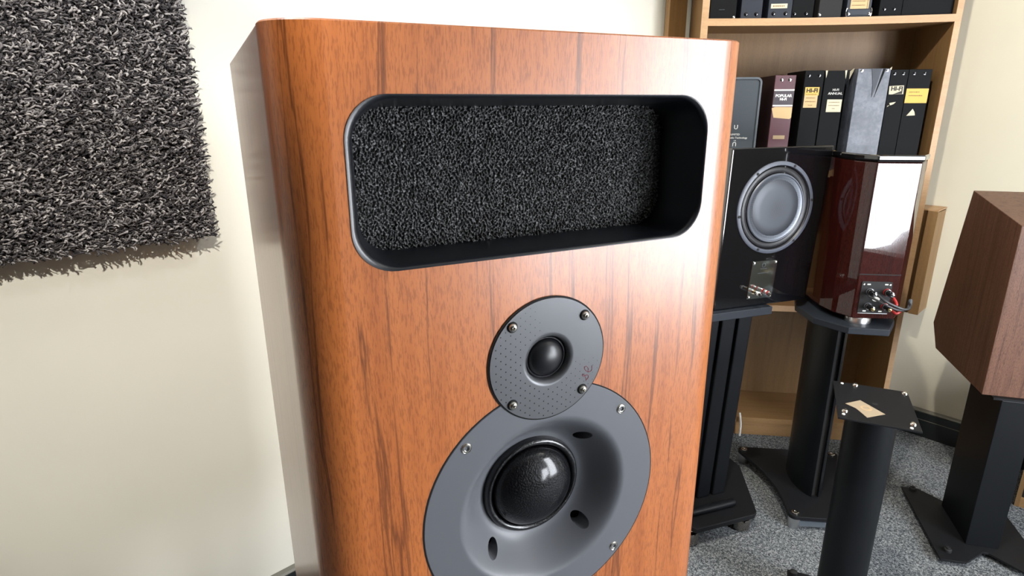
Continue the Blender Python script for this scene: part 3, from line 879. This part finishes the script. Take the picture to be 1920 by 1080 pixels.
T, spn, x0, x1, y0 = folder('black binder with scraped cream title and small paper scraps, second from the right', .1125, .1665, ZS(.14), 1.3465, .018, 'binder')
for s in (.124, .151): rivet(T, spn, BU + s, 1.334, y0, .003, 'blackgloss')
MB().prism([(x0 + .002, 1.296), (x0 + .046, 1.298), (x0 + .048, 1.271), (x0 + .004, 1.270)], y0 - .0008, y0 - .0001, axis='y').build('label', M['cream'], (T, spn), label='scraped cream title label')
text('HI-FI', .0180, 'title', M['ink'], T, (BU + .1385, y0 - .0012, 1.2875), par=spn, bold=.0006)
MB().prism([(x0 + .016, 1.2705), (x0 + .044, 1.272), (x0 + .044, 1.282)], y0 - .0012, y0 - .0001, axis='y').build('scrape', M['ink'], (T, spn))
MB().prism([(x0 + .010, 1.243), (x0 + .030, 1.247), (x0 + .024, 1.240), (x0 + .014, 1.236)], y0 - .0008, y0 - .0001, axis='y').build('paper_scrap', M['cream'], (T, spn))
MB().prism([(x0 + .005, 1.234), (x0 + .012, 1.237), (x0 + .006, 1.231)], y0 - .0008, y0 - .0001, axis='y').build('paper_scrap', M['cream'], (T, spn))

T, spn, x0, x1, y0 = folder('black binder with broad yellow label, last on the right', .1675, .2365, ZS(.2), 1.347, .018, 'binder')
for s in (.184, .215): rivet(T, spn, BU + s, 1.334, y0, .003, 'blackgloss')
MB().box(x0 + .001, x1 - .001, y0 - .0008, y0 - .0001, 1.243, 1.288).build('label', M['yellow'], (T, spn), label='broad yellow label')
scribble(T, spn, x0 + .010, x0 + .042, 1.277, y0 - .0009, .0035, 'inkbrown', 21); scribble(T, spn, x0 + .010, x0 + .052, 1.266, y0 - .0009, .0035, 'inkbrown', 22)
MB().prism([(x0 + .014, 1.203), (x0 + .040, 1.2045), (x0 + .037, 1.215), (x0 + .030, 1.225)], y0 - .0008, y0 - .0001, axis='y').build('paper_scrap', M['cream'], (T, spn), label='triangular cream scrap')

# shelf A boxes
GA = 'file boxes on the top shelf'
def zA(s): return ZS(s, 1.507)
def sbox(label, s0, s1, m, off=.018, rv=(), top=1.80):
    T, spn, x0, x1, y0 = folder(label, s0, s1, zA((s0 + s1) / 2), top, off, m, group=GA, name='file_box', cat='file box')
    for s in rv: rivet(T, spn, BU + s, zA(s) + .014, y0, .0042, 'blackgloss')
    return T, spn, x0, x1, y0
T, spn, x0, x1, y0 = sbox('plain black file box at the left end of the top shelf', -.472, -.389, 'binder')
rivet(T, spn, BU - .395, 1.511, y0, .003)
scribble(T, spn, BU - .444, BU - .425, 1.535, y0 - .0001, .0015, 'slate_rim', 3)
sbox('narrow blue-black file box with two rivets, second on the top shelf', -.374, -.3085, 'binder_blue', rv=(-.358, -.326))
T, spn, x0, x1, y0 = sbox('file box with a small cream strip label above two rivets', -.291, -.219, 'binder_blue', off=.012, rv=(-.274, -.237))
MB().box(BU - .284, BU - .234, y0 - .0008, y0 - .0001, 1.5345, 1.548).build('label', M['cream'], (T, spn), label='small cream strip label')
scribble(T, spn, BU - .278, BU - .242, 1.541, y0 - .0009, .005, 'inkbrown', 33)
sbox('black file box with two rivets right of the one with the cream strip', -.2165, -.151, 'binder', rv=(-.208, -.172))
T, spn, x0, x1, y0 = sbox('dull black file box with one bright stud at its foot, middle of the top shelf', -.135, -.066, 'blackmatt')
rivet(T, spn, BU - .132, 1.514, y0, .003); 
T, spn, x0, x1, y0 = sbox('file box with tan card in a metal-cornered holder on the top shelf', -.055, .018, 'binder_blue', off=.008)
MB().box(x0 + .010, x1 - .009, y0 - .001, y0 - .0001, 1.528, 1.70).build('card', M['tan'], (T, spn), label='tan card')
MB().box(x1 - .014, x1 - .012, y0 - .0016, y0 - .0010, 1.528, 1.70).build('card_frame', M['inkbrown'], (T, spn))
for k in range(4): scribble(T, spn, x0 + .014, x1 - .02, 1.538 + k * .012, y0 - .0011, .003, 'inkbrown', 50 + k)
MB().box(x0 + .002, x1 - .002, y0 - .006, y0 - .0001, 1.5085, 1.5255).build('bottom_bar', M['binder_blue'], (T, spn), bevel=.001)
for sgn, xx in ((-1, x0 + .002), (1, x1 - .002)):
    MB().tube([(xx + sgn * .0035 * math.sin(a), y0 - .004, 1.5175 + .012 * math.cos(a)) for a in np.linspace(.1, PI - .1, 8)], .0014, 6).build('metal_corner', M['alu'], (T, spn), label='silver metal corner')
    rivet(T, spn, xx - sgn * .004, 1.513, y0 - .006, .0024)
T, spn, x0, x1, y0 = sbox('black file box with two faint studs, next to the widest one', .046, .1125, 'binder')
for s in (.061, .090): rivet(T, spn, BU + s, 1.527, y0, .0030, 'blackgloss')
sbox('widest plain black file box at the right end of the top shelf', .1135, .262, 'binder')

# oak box mounted on the right wall
T = Thing('oak_wall_box', 'narrow light oak box on the right wall behind the burgundy speaker', 'box', RD, (WR, .535, .505))
MB().box(2.512, WR - .001, .4985, .576, .508, .880).build('carcass', M['oak'], T, bevel=.001)
for a, b, q in ((.4975, .5285, 2.500), (.5315, .5765, 2.506)):
    MB().box(q, 2.512, a, b, .506, .884).build('front_board', M['oak'], T, bevel=.0012)
MB().box(2.504, WR - .001, .497, .577, .884, .888).build('top_lip', M['oak_edge'], T)

# ------------------------------------------------------------------ black gloss speaker, back towards the camera
BF = 19.0
FN = 1.2897
T = Thing('black_gloss_speaker', 'black gloss bookshelf speaker with a round metal mesh grille, on the multi-column stand', 'loudspeaker', BF, (1.18, FN + .13, .709))
bl, br, tr_, tl_ = (1.0182, .709), (1.3299, .709), (1.3534, 1.1373), (1.028, 1.1373)
DB = .25
mb = MB().hexa([(bl[0], FN, bl[1]), (br[0], FN, br[1]), (br[0] , FN + DB, br[1]), (bl[0], FN + DB, bl[1]),
                (tl_[0], FN, tl_[1]), (tr_[0], FN, tr_[1]), (tr_[0], FN + DB, tr_[1]), (tl_[0], FN + DB, tl_[1])])
cabn = mb.build('cabinet', M['blackgloss'], T, bevel=.004, segs=3)
cc = (1.1824, .979); RR = .1225
pr = [(RR, FN + .001), (RR, FN - .002), (RR * .985, FN - .0035), (RR * .925, FN - .0040), (RR * .915, FN - .003)]
rg = MB().lathe(pr, (cc[0], 0, cc[1]), 'y', 72).build('driver_ring', M['ringgrey'], T, fix=False, label='smooth grey outer ring')
MB().lathe([(RR * .915, FN - .003), (RR * .895, FN + .001), (RR * .86, FN - .001), (RR * .82, FN - .0018), (RR * .77, FN + .0), (RR * .745, FN + .0016)], (cc[0], 0, cc[1]), 'y', 72).build('rubber_roll', M['rollblack'], T, fix=False)
MB().lathe([(RR * .750, FN - .0018), (RR * .735, FN - .0042), (RR * .715, FN - .0040), (RR * .705, FN - .002)], (cc[0], 0, cc[1]), 'y', 72).build('inner_rim', M['ringgrey'], T, fix=False, label='thin lighter inner rim')
MB().lathe([(RR * .705, FN - .002), (RR * .66, FN - .0006), (RR * .61, FN - .0002)], (cc[0], 0, cc[1]), 'y', 72).build('mesh_band', M['mesh'], T, fix=False, label='dark honeycomb mesh band')
MB().lathe([(RR * .61, FN - .0002), (RR * .595, FN - .0012), (RR * .4, FN - .0022), (0, FN - .003)], (cc[0], 0, cc[1]), 'y', 72).build('mesh_centre', M['weave'], T, fix=False, label='fine silver-grey woven centre')
for k in range(6):
    a = math.radians(8 + 60 * k)
    MB().lathe([(.0038, FN - .0041), (.0036, FN - .0052), (0, FN - .0052)], (cc[0] + RR * .955 * math.cos(a), 0, cc[1] + RR * .955 * math.sin(a)), 'y', 10).build('screw', M['blackmatt'], (T, rg), fix=False)
pp = [(1.1216, .7320), (1.2039, .7300), (1.2108, .8359), (1.1285, .8379)]
pt = MB().prism(pp, FN - .0025, FN + .0005, axis='y').build('terminal_plate', M['mirror'], T, label='polished steel terminal plate')
for p in pp:
    c = (sum(q[0] for q in pp) / 4, sum(q[1] for q in pp) / 4)
    x, z = p[0] + (c[0] - p[0]) * .13, p[1] + (c[1] - p[1]) * .10
    MB().lathe([(.0048, FN - .0025), (.0045, FN - .0050), (.0025, FN - .0062), (0, FN - .0064)], (x, 0, z), 'y', 14).build('screw', M['chrome'], (T, pt), fix=False)
MB().lathe([(.0060, FN - .0026), (.0060, FN - .0029), (.0048, FN - .0029), (.0048, FN - .0026)], (1.166, 0, .8247), 'y', 20).build('round_mark', M['slate'], (T, pt), fix=False)
scribble(T, pt, 1.156, 1.177, .815, FN - .0026, .0022, 'slate', 61); scribble(T, pt, 1.1486, 1.1838, .803, FN - .0026, .0022, 'slate', 62)
for x, mm in ((1.1348, 'white'), (1.1652, 'postred')):
    j = MB().lathe([(.0070, FN - .0026), (.0070, FN - .010), (.0050, FN - .0105), (.0050, FN - .020), (.0062, FN - .0205), (.0062, FN - .026), (.0050, FN - .0265), (.0050, FN - .040), (.0030, FN - .040), (.0030, FN - .034), (0, FN - .034)], (x, 0, .7546), 'y', 18).build('socket', M['chrome'], (T, pt), fix=False, label='chrome phono socket')
    MB().lathe([(.0056, FN - .029), (.0060, FN - .030), (.0060, FN - .033), (.0056, FN - .034)], (x, 0, .7546), 'y', 18).build('colour_ring', M[mm], (T, pt), fix=False)
    MB().lathe([(.0066, FN - .012), (.0066, FN - .016)], (x, 0, .7546), 'y', 18).build('colour_ring', M[mm if mm == 'postred' else 'gold'], (T, pt), fix=False)

# its stand
T = Thing('column_stand', 'black stand with slotted square columns under the black gloss speaker', 'stand', BF, (1.10, 1.40, 0))
MB().box(.9655, 1.1976, 1.270, 1.47, .6860, .7085).build('top_plate', mat('dark_grey_paint', (.016, .020, .027), .5, spec=.25), T, bevel=.0015)
for k in range(4):
    xa, xb = 1.1380 - .0560 * k, 1.1843 - .0560 * k
    lean = -.012
    MB().hexa([(xa + lean, 1.345, .066), (xb + lean, 1.345, .066), (xb + lean, 1.40, .066), (xa + lean, 1.40, .066), (xa, 1.325, .686), (xb, 1.325, .686), (xb, 1.38, .686), (xa, 1.38, .686)]).build('column', M['rubbercyl'], T, bevel=.004)
MB().box(.975, 1.13, 1.402, 1.44, .066, .6855).build('rear_column', M['blackmatt'], T)
bp = MB().prism([(.985, 1.226), (1.190, 1.226), (1.205, 1.236), (1.316, 1.450), (1.316, 1.56), (.88, 1.56), (.88, 1.45)], .050, .066).build('base_plate', M['blackpowder'], T, bevel=.002)
MB().tube([(.96, 1.283, .0775), (1.148, 1.283, .0775), (1.156, 1.285, .0775)], .0115, 14).build('front_bar', M['rubbercyl'], T)
for x, y in ((1.170, 1.255), (.985, 1.255), (1.290, 1.535), (.905, 1.535)):
    ft = MB().lathe([(0, .0), (.016, .0), (.025, .008), (.026, .034), (.023, .042), (.012, .045), (.012, .050), (0, .050)], (x, y, 0), 'z', 24).build('foot', mat('black_chrome', (.32, .30, .28), .1, metal=1.0) if x == 1.170 else bpy.data.materials['black_chrome'], T)

# ------------------------------------------------------------------ burgundy gloss speaker
RF = -6.5
T = Thing('burgundy_gloss_speaker', 'burgundy gloss speaker with curved sides and wired terminals, on the oval-column stand', 'loudspeaker', RF, (.77, 1.78, .703))
UC = .770
half = [(-.050, 1.603), (-.0535, 1.606), (-.086, 1.652), (-.0995, 1.70), (-.102, 1.75), (-.101, 1.83), (-.095, 1.93), (-.085, 1.955), (-.05, 1.965)]
plan = [(UC + p[0], p[1]) for p in half] + [(UC - p[0], p[1]) for p in half[::-1]]
def mid(p, a): return [(UC + (x - UC) * a, 1.78 + (y - 1.78) * a) for x, y in p]
mb = MB().prism(plan, .703, 1.107)
mb.build('cabinet', M['red'], T, bevel=.003, segs=3)
for za, zb_, k, mm in ((1.107, 1.1105, .955, 'blackmatt'), (1.1105, 1.124, 1.03, 'blackgloss')):
    MB().prism(mid(plan, k), za, zb_).build('top_plate' if k > 1 else 'shadow_gap', M[mm], T, bevel=.003 if k > 1 else 0)
MB().box(UC - .0505, UC + .0505, 1.6022, 1.6035, .8215, .8240).build('seam_line', M['blackmatt'], T)
YB = 1.603
tpn = MB().prism(rrect(.7285, .8035, .7185, .8045, .004, 4), YB - .0025, YB + .0005, axis='y').build('terminal_plate', M['blackmatt'], T, bevel=.0008, label='black terminal plate')
MB().box(.7295, .8025, YB - .003, YB - .0024, .7175, .7190).build('silver_edge', M['alu'], (T, tpn))
for (x, z), mm in zip(((.751, .777), (.793, .777), (.752, .738), (.793, .738)), ('blackgloss', 'postred', 'blackgloss', 'postred')):
    b_ = MB().lathe([(.0088, YB - .0025), (.0088, YB - .007), (.0070, YB - .0075), (.0070, YB - .018), (.0075, YB - .0185), (.0075, YB - .028), (.004, YB - .029), (.004, YB - .033), (.002, YB - .033), (0, YB - .030)], (x, 0, z), 'y', 16).build('binding_post', M['blackgloss'], (T, tpn), fix=False)
    MB().lathe([(.0096, YB - .0026), (.0096, YB - .0052), (.0080, YB - .0056)], (x, 0, z), 'y', 16).build('colour_collar', M['postred'] if mm == 'postred' else M['ringgrey'], (T, tpn), fix=False)
    MB().lathe([(.0074, YB - .0076), (.0079, YB - .010), (.0074, YB - .011)], (x, 0, z), 'y', 16).build('metal_collar', M['alu'], (T, tpn), fix=False)
    MB().lathe([(.0046, YB - .029), (.0042, YB - .0335), (.0020, YB - .0340)], (x, 0, z), 'y', 12).build('post_tip', M['gold' if z < .75 else 'chrome'], (T, tpn), fix=False)
for x, z in ((.746, .797), (.789, .7975), (.745, .7245), (.784, .7245)): MB().box(x - .004, x + .004, YB - .0030, YB - .0024, z - .0016, z + .0016).build('white_mark', M['white'], (T, tpn))
MB().prism([(.769 + .0095 * math.cos(a), .7575 + .0062 * math.sin(a)) for a in np.linspace(0, 2 * PI, 17)[:-1]], YB - .0032, YB - .0024, axis='y').build('oval_badge', M['white'], (T, tpn), label='small white oval badge')
for x in (.734, .798): MB().lathe([(.0028, YB - .0024), (.0026, YB - .0034), (0, YB - .0034)], (x, 0, .797), 'y', 10).build('screw', M['steel'], (T, tpn), fix=False)
MB().lathe([(.031, .6865), (.031, .700), (.029, .7032), (0, .7032)], (.747, 1.632, 0), 'z', 32).build('silver_foot', M['alu'], T, label='round brushed aluminium foot')
MB().lathe([(.031, .6865), (.031, .700), (.029, .7032), (0, .7032)], (.80, 1.632 + .25, 0), 'z', 32).build('silver_foot', M['alu'], T)
MB().lathe([(.031, .6865), (.031, .700), (.029, .7032), (0, .7032)], (.715, 1.632 + .25, 0), 'z', 32).build('silver_foot', M['alu'], T)
# cable plugged into it
T = Thing('speaker_cable', 'black twin cable with red ends plugged into the burgundy speaker', 'cable', RF, (.80, 1.56, .70))
def spl(pts, n=6):
    P_ = [Vector(p) for p in pts]; out = []
    for i in range(len(P_) - 1):
        p0, p1, p2, p3 = P_[max(i - 1, 0)], P_[i], P_[i + 1], P_[min(i + 2, len(P_) - 1)]
        for k in range(n):
            t = k / n
            out.append(0.5 * ((2 * p1) + (p2 - p0) * t + (2 * p0 - 5 * p1 + 4 * p2 - p3) * t * t + (-p0 + 3 * p1 - 3 * p2 + p3) * t ** 3))
    out.append(P_[-1]); return out
MB().tube(spl([(.756, 1.572, .779), (.775, 1.562, .764), (.800, 1.560, .752), (.825, 1.562, .744), (.842, 1.575, .748), (.850, 1.60, .752)]), .0034, 8).build('sheath', M['cable'], T)
MB().tube(spl([(.740, 1.580, .772), (.770, 1.558, .758), (.800, 1.556, .745), (.822, 1.562, .741)]), .0028, 8).build('sheath', M['cable'], T)
MB().tube(spl([(.835, 1.568, .745), (.846, 1.585, .747), (.856, 1.605, .756)]), .0045, 8).build('grey_sleeve', M['slate_rim'], T, label='grey sleeve at the cable end')
MB().tube(spl([(.798, 1.575, .770), (.802, 1.568, .762), (.805, 1.566, .753)]), .0036, 8).build('red_wire', M['postred'], T, label='red wire end')
MB().tube(spl([(.797, 1.575, .738), (.808, 1.568, .731), (.818, 1.572, .735), (.822, 1.58, .730)]), .0034, 8).build('red_wire', M['postred'], T, label='red wire end')
# its stand
T = Thing('oval_column_stand', 'black stand with an oval slotted column and waisted base with silver discs', 'stand', RF, (.76, 1.83, 0))
tpo = [(.640, 1.645), (.703, 1.574), (.800, 1.566), (.845, 1.640), (.88, 1.75), (.86, 1.93), (.68, 1.93), (.627, 1.755)]
MB().prism(tpo, .668, .6865).build('top_plate', bpy.data.materials['dark_grey_paint'], T, bevel=.002)
col = [(.7645 + p[0], 1.842 + p[1]) for p in ((-.010, -.092), (-.022, -.080), (-.036, -.050), (-.045, -.015), (-.047, .02), (-.042, .06), (-.028, .085), (-.010, .092))]
MB().prism(col, .048, .668, smooth=True).build('column_half', M['rubbercyl'], T)
col2 = [(.7645 + p[0], 1.842 + p[1]) for p in ((.010, .092), (.028, .085), (.042, .06), (.047, .02), (.045, -.015), (.036, -.050), (.022, -.080), (.010, -.092))]
MB().prism(col2, .048, .668, smooth=True).build('column_half', M['rubbercyl'], T)
MB().box(.755, .774, 1.76, 1.92, .048, .668).build('column_core', M['darkhole'], T, label='dark slot between the column halves')
def bez(a, b, c, n=8): return [tuple(np.array(a) * (1 - t) ** 2 + 2 * t * (1 - t) * np.array(b) + np.array(c) * t * t) for t in np.linspace(0, 1, n)]
UB = .762
A1, A2 = (UB - .098, 1.646), (UB + .098, 1.646)
def cap(cx, cy, a0, a1): return arc(cx, cy, .020, a0, a1, 5)
base = cap(UB - .083, 1.665, 180, 270) + cap(UB + .083, 1.665, 270, 360) + bez((UB + .103, 1.68), (UB + .085, 1.86), (UB + .172, 2.0))[1:-1] + cap(UB + .150, 2.012, -20, 90) + cap(UB - .150, 2.012, 90, 200) + bez((UB - .172, 2.0), (UB - .085, 1.86), (UB - .103, 1.68))[1:-1]
MB().prism(base, .036, .048).build('base_plate', M['blackpowder'], T, bevel=.0015)
for x, y in ((UB - .083, 1.665), (UB + .083, 1.665), (UB - .150, 2.012), (UB + .150, 2.012)):
    MB().lathe([(.0105, .048), (.0105, .0515), (.009, .0525), (.004, .0525), (.0035, .0515), (0, .0515)], (x, y, 0), 'z', 20).build('disc_cap', M['steel'], T, label='silver screw disc')
    MB().lathe([(0, 0), (.016, 0), (.0185, .004), (.0185, .036), (0, .036)], (x, y, 0), 'z', 24).build('foot', M['alu'], T, label='aluminium foot')
MB().box(UB - .083, UB + .083, 1.650, 1.662, .012, .030).build('front_rail', M['slate_rim'], T, label='grey rail between the front feet')
scribble(T, T.root, .695, .728, 1.99, 0, .003, 'slate_rim', 77) if False else None

# ------------------------------------------------------------------ empty stand in front
SF = -24.0
_c, _s = math.cos(math.radians(SF)), math.sin(math.radians(SF))
def tof(x, y): return (x * _c + y * _s, -x * _s + y * _c)
q = [tof(*p) for p in ((.697, 1.174), (.8375, 1.107), (.926, 1.286), (.784, 1.347))]
cx_, cy_ = sum(p[0] for p in q) / 4, sum(p[1] for p in q) / 4
T = Thing('empty_speaker_stand', 'empty black speaker stand with a bare top plate and a torn tan sticker', 'stand', SF, (cx_, cy_, 0))
hw, hd = .0775, .0985
tpl = MB().prism([(cx_ - hw, cy_ - hd), (cx_ + hw, cy_ - hd), (cx_ + hw, cy_ + hd), (cx_ - hw, cy_ + hd)], .596, .600).build('top_plate', M['blackpowder'], T, bevel=.0006, label='flat black steel top plate')
def onpl(a, b, q_=q):  # bilinear on the plate
    return tuple((1 - a) * (1 - b) * q_[0][k] + a * (1 - b) * q_[1][k] + a * b * q_[2][k] + (1 - a) * b * q_[3][k] for k in (0, 1))
BOLTS = []
for p in ((.7273, 1.1944), (.8185, 1.3210), (.9085, 1.2765), (.8395, 1.1351)):
    x, y = tof(*p)
    b_ = MB().lathe([(.0066, .600), (.0062, .6035), (.0042, .6058), (0, .6064)], (x, y, 0), 'z', 16).build('bolt', M['steel'], (T, tpl), label='bright domed bolt head')
for p in ((.7185, 1.1825), (.8285, 1.122), (.7935, 1.3330)):
    x, y = tof(*p)
    MB().lathe([(.0034, .600), (.003, .6018), (0, .6022)], (x, y, 0), 'z', 12).build('bolt', M['white'], (T, tpl))
x, y = tof(.812, 1.2284)
MB().lathe([(.0075, .6004), (0, .6004)], (x, y, 0), 'z', 16, smooth=False).build('bolt_hole', M['darkhole'], (T, tpl), fix=False)
stp = [tof(*p) for p in ((.7478, 1.2313), (.7896, 1.2464), (.8081, 1.1809), (.7611, 1.1671), (.7602, 1.199), (.7591, 1.21))]
MB().prism(stp, .6001, .6006).build('sticker', mat('worn_tan_sticker', (.36, .29, .20), .6), (T, tpl), label='torn tan paper sticker')
x, y = tof(.7819, 1.2086)
MB().lathe([(.012, .6006), (.012, .6009), (.007, .6010), (.007, .6007)], (x, y, 0), 'z', 20).build('printed_ring', mat('tan_print', (.48, .34, .20), .6), (T, tpl), fix=False)
ov = [(cx_ + .052 * math.cos(a), cy_ + .043 * math.sin(a)) for a in np.linspace(0, 2 * PI, 33)[:-1]]
MB().prism(ov, .012, .596, smooth=True).build('column', M['rubbercyl'], T)
MB().prism([(cx_ - .11, cy_ - .12), (cx_ + .11, cy_ - .12), (cx_ + .11, cy_ + .12), (cx_ - .11, cy_ + .12)], .006, .012).build('base_plate', M['blackpowder'], T, bevel=.001)
for sx in (-.095, .095):
    for sy in (-.105, .105):
        MB().lathe([(0, 0), (.005, .006), (.010, .006), (.010, .022), (.004, .026), (0, .026)], (cx_ + sx, cy_ + sy, 0), 'z', 12).build('floor_spike', M['blackmatt'], T)

# ------------------------------------------------------------------ dark walnut speaker on the right
HF = -16.0
u0, n0 = .8128, 1.7885
T = Thing('walnut_wedge_speaker', 'dark walnut speaker with slanted back, on a black pillar stand at the right', 'loudspeaker', HF, (u0 + .085, n0 + .17, .487))
pf = [(n0, .487), (n0 + .343, .485), (n0 + .400, .554), (n0 + .316, .997), (n0 + .006, .950)]
WS_ = .175
cb = MB().prism(pf, u0 + .0, u0 + WS_, axis='x').build('cabinet', M['dwalnut'], T, bevel=.0015)
MB().prism([(n0 - .001, .489), (n0 - .001, .946), (n0 + .012, .948), (n0 + .012, .489)], u0 + .172, u0 + WS_ + .0005, axis='x').build('veneer_edge', M['dwalnut'], T)
T = Thing('pillar_stand', 'black square-pillar stand with splayed steel base under the dark walnut speaker', 'stand', HF, (.8975, 1.87, 0))
PU, PN = .8562, 1.7757
MB().box(PU, PU + .0825, PN, PN + .185, .0205, .481).build('pillar', M['rubbercyl'], T, bevel=.0015)
MB().box(PU - .02, PU + .1025, PN, PN + .22, .481, .4865).build('top_plate', M['blackpowder'], T)
bp_ = [(-.0915, -.0886), (-.027, -.0854), (.034, -.026), (.0485, -.026), (.1095, -.0854), (.174, -.0886), (.174, .262), (.125, .262), (.060, .20), (.0225, .20), (-.0425, .262), (-.0915, .262)]
MB().prism([(PU + p[0], PN + p[1]) for p in bp_], .014, .0205).build('base_plate', M['blackpowder'], T, bevel=.0008)
for a, b in ((-.062, .262 - .012), (-.061, -.048), (.144, -.048), (.144, .25)):
    MB().lathe([(0, 0), (.004, .010), (.007, .012), (.007, .0205), (.010, .0206), (.010, .028), (.008, .030), (.005, .030), (.005, .034), (0, .034)], (PU + a, PN + b, 0), 'z', 14).build('spike_bolt', M['blackmatt'], T, label='black levelling bolt')

# oak furniture corner at the right edge
T = Thing('oak_cabinet', 'low oak cabinet whose corner shows behind the pillar stand at the right edge', 'cabinet', RD, (2.47, -.15, 0))
ca = MB().box(2.342, WR - .02, -.42, .100, .0, .40)
ca.build('carcass', M['oak'], T)
for z0_, z1_ in ((0, .034), (.074, .10), (.376, .40)): MB().box(2.328, 2.342, -.42, .100, z0_, z1_).build('front_rail', M['oak_x'], T, bevel=.001)
for y0_, y1_ in ((.088, .100), (-.42, -.40)): MB().box(2.326, 2.328, y0_, y1_, 0, .40).build('front_stile', M['oak'], T)
MB().box(2.335, 2.342, -.40, .088, .034, .074).build('slot', M['darkhole'], T, label='dark slot in the front')
MB().box(2.330, 2.342, -.40, .085, .102, .374).build('front_door', M['oak'], T, bevel=.001)

# white cable end by the bookcase foot
T = Thing('white_cable', 'short white cable end hanging beside the bookcase foot', 'cable', BDEG, (BU - .163, BN - .03, .02))
MB().tube(spl([(BU - .236, BN - .005, .100), (BU - .233, BN - .010, .080), (BU - .229, BN - .012, .050), (BU - .228, BN - .010, .004)]), .0036, 8).build('sheath', M['white'], T)
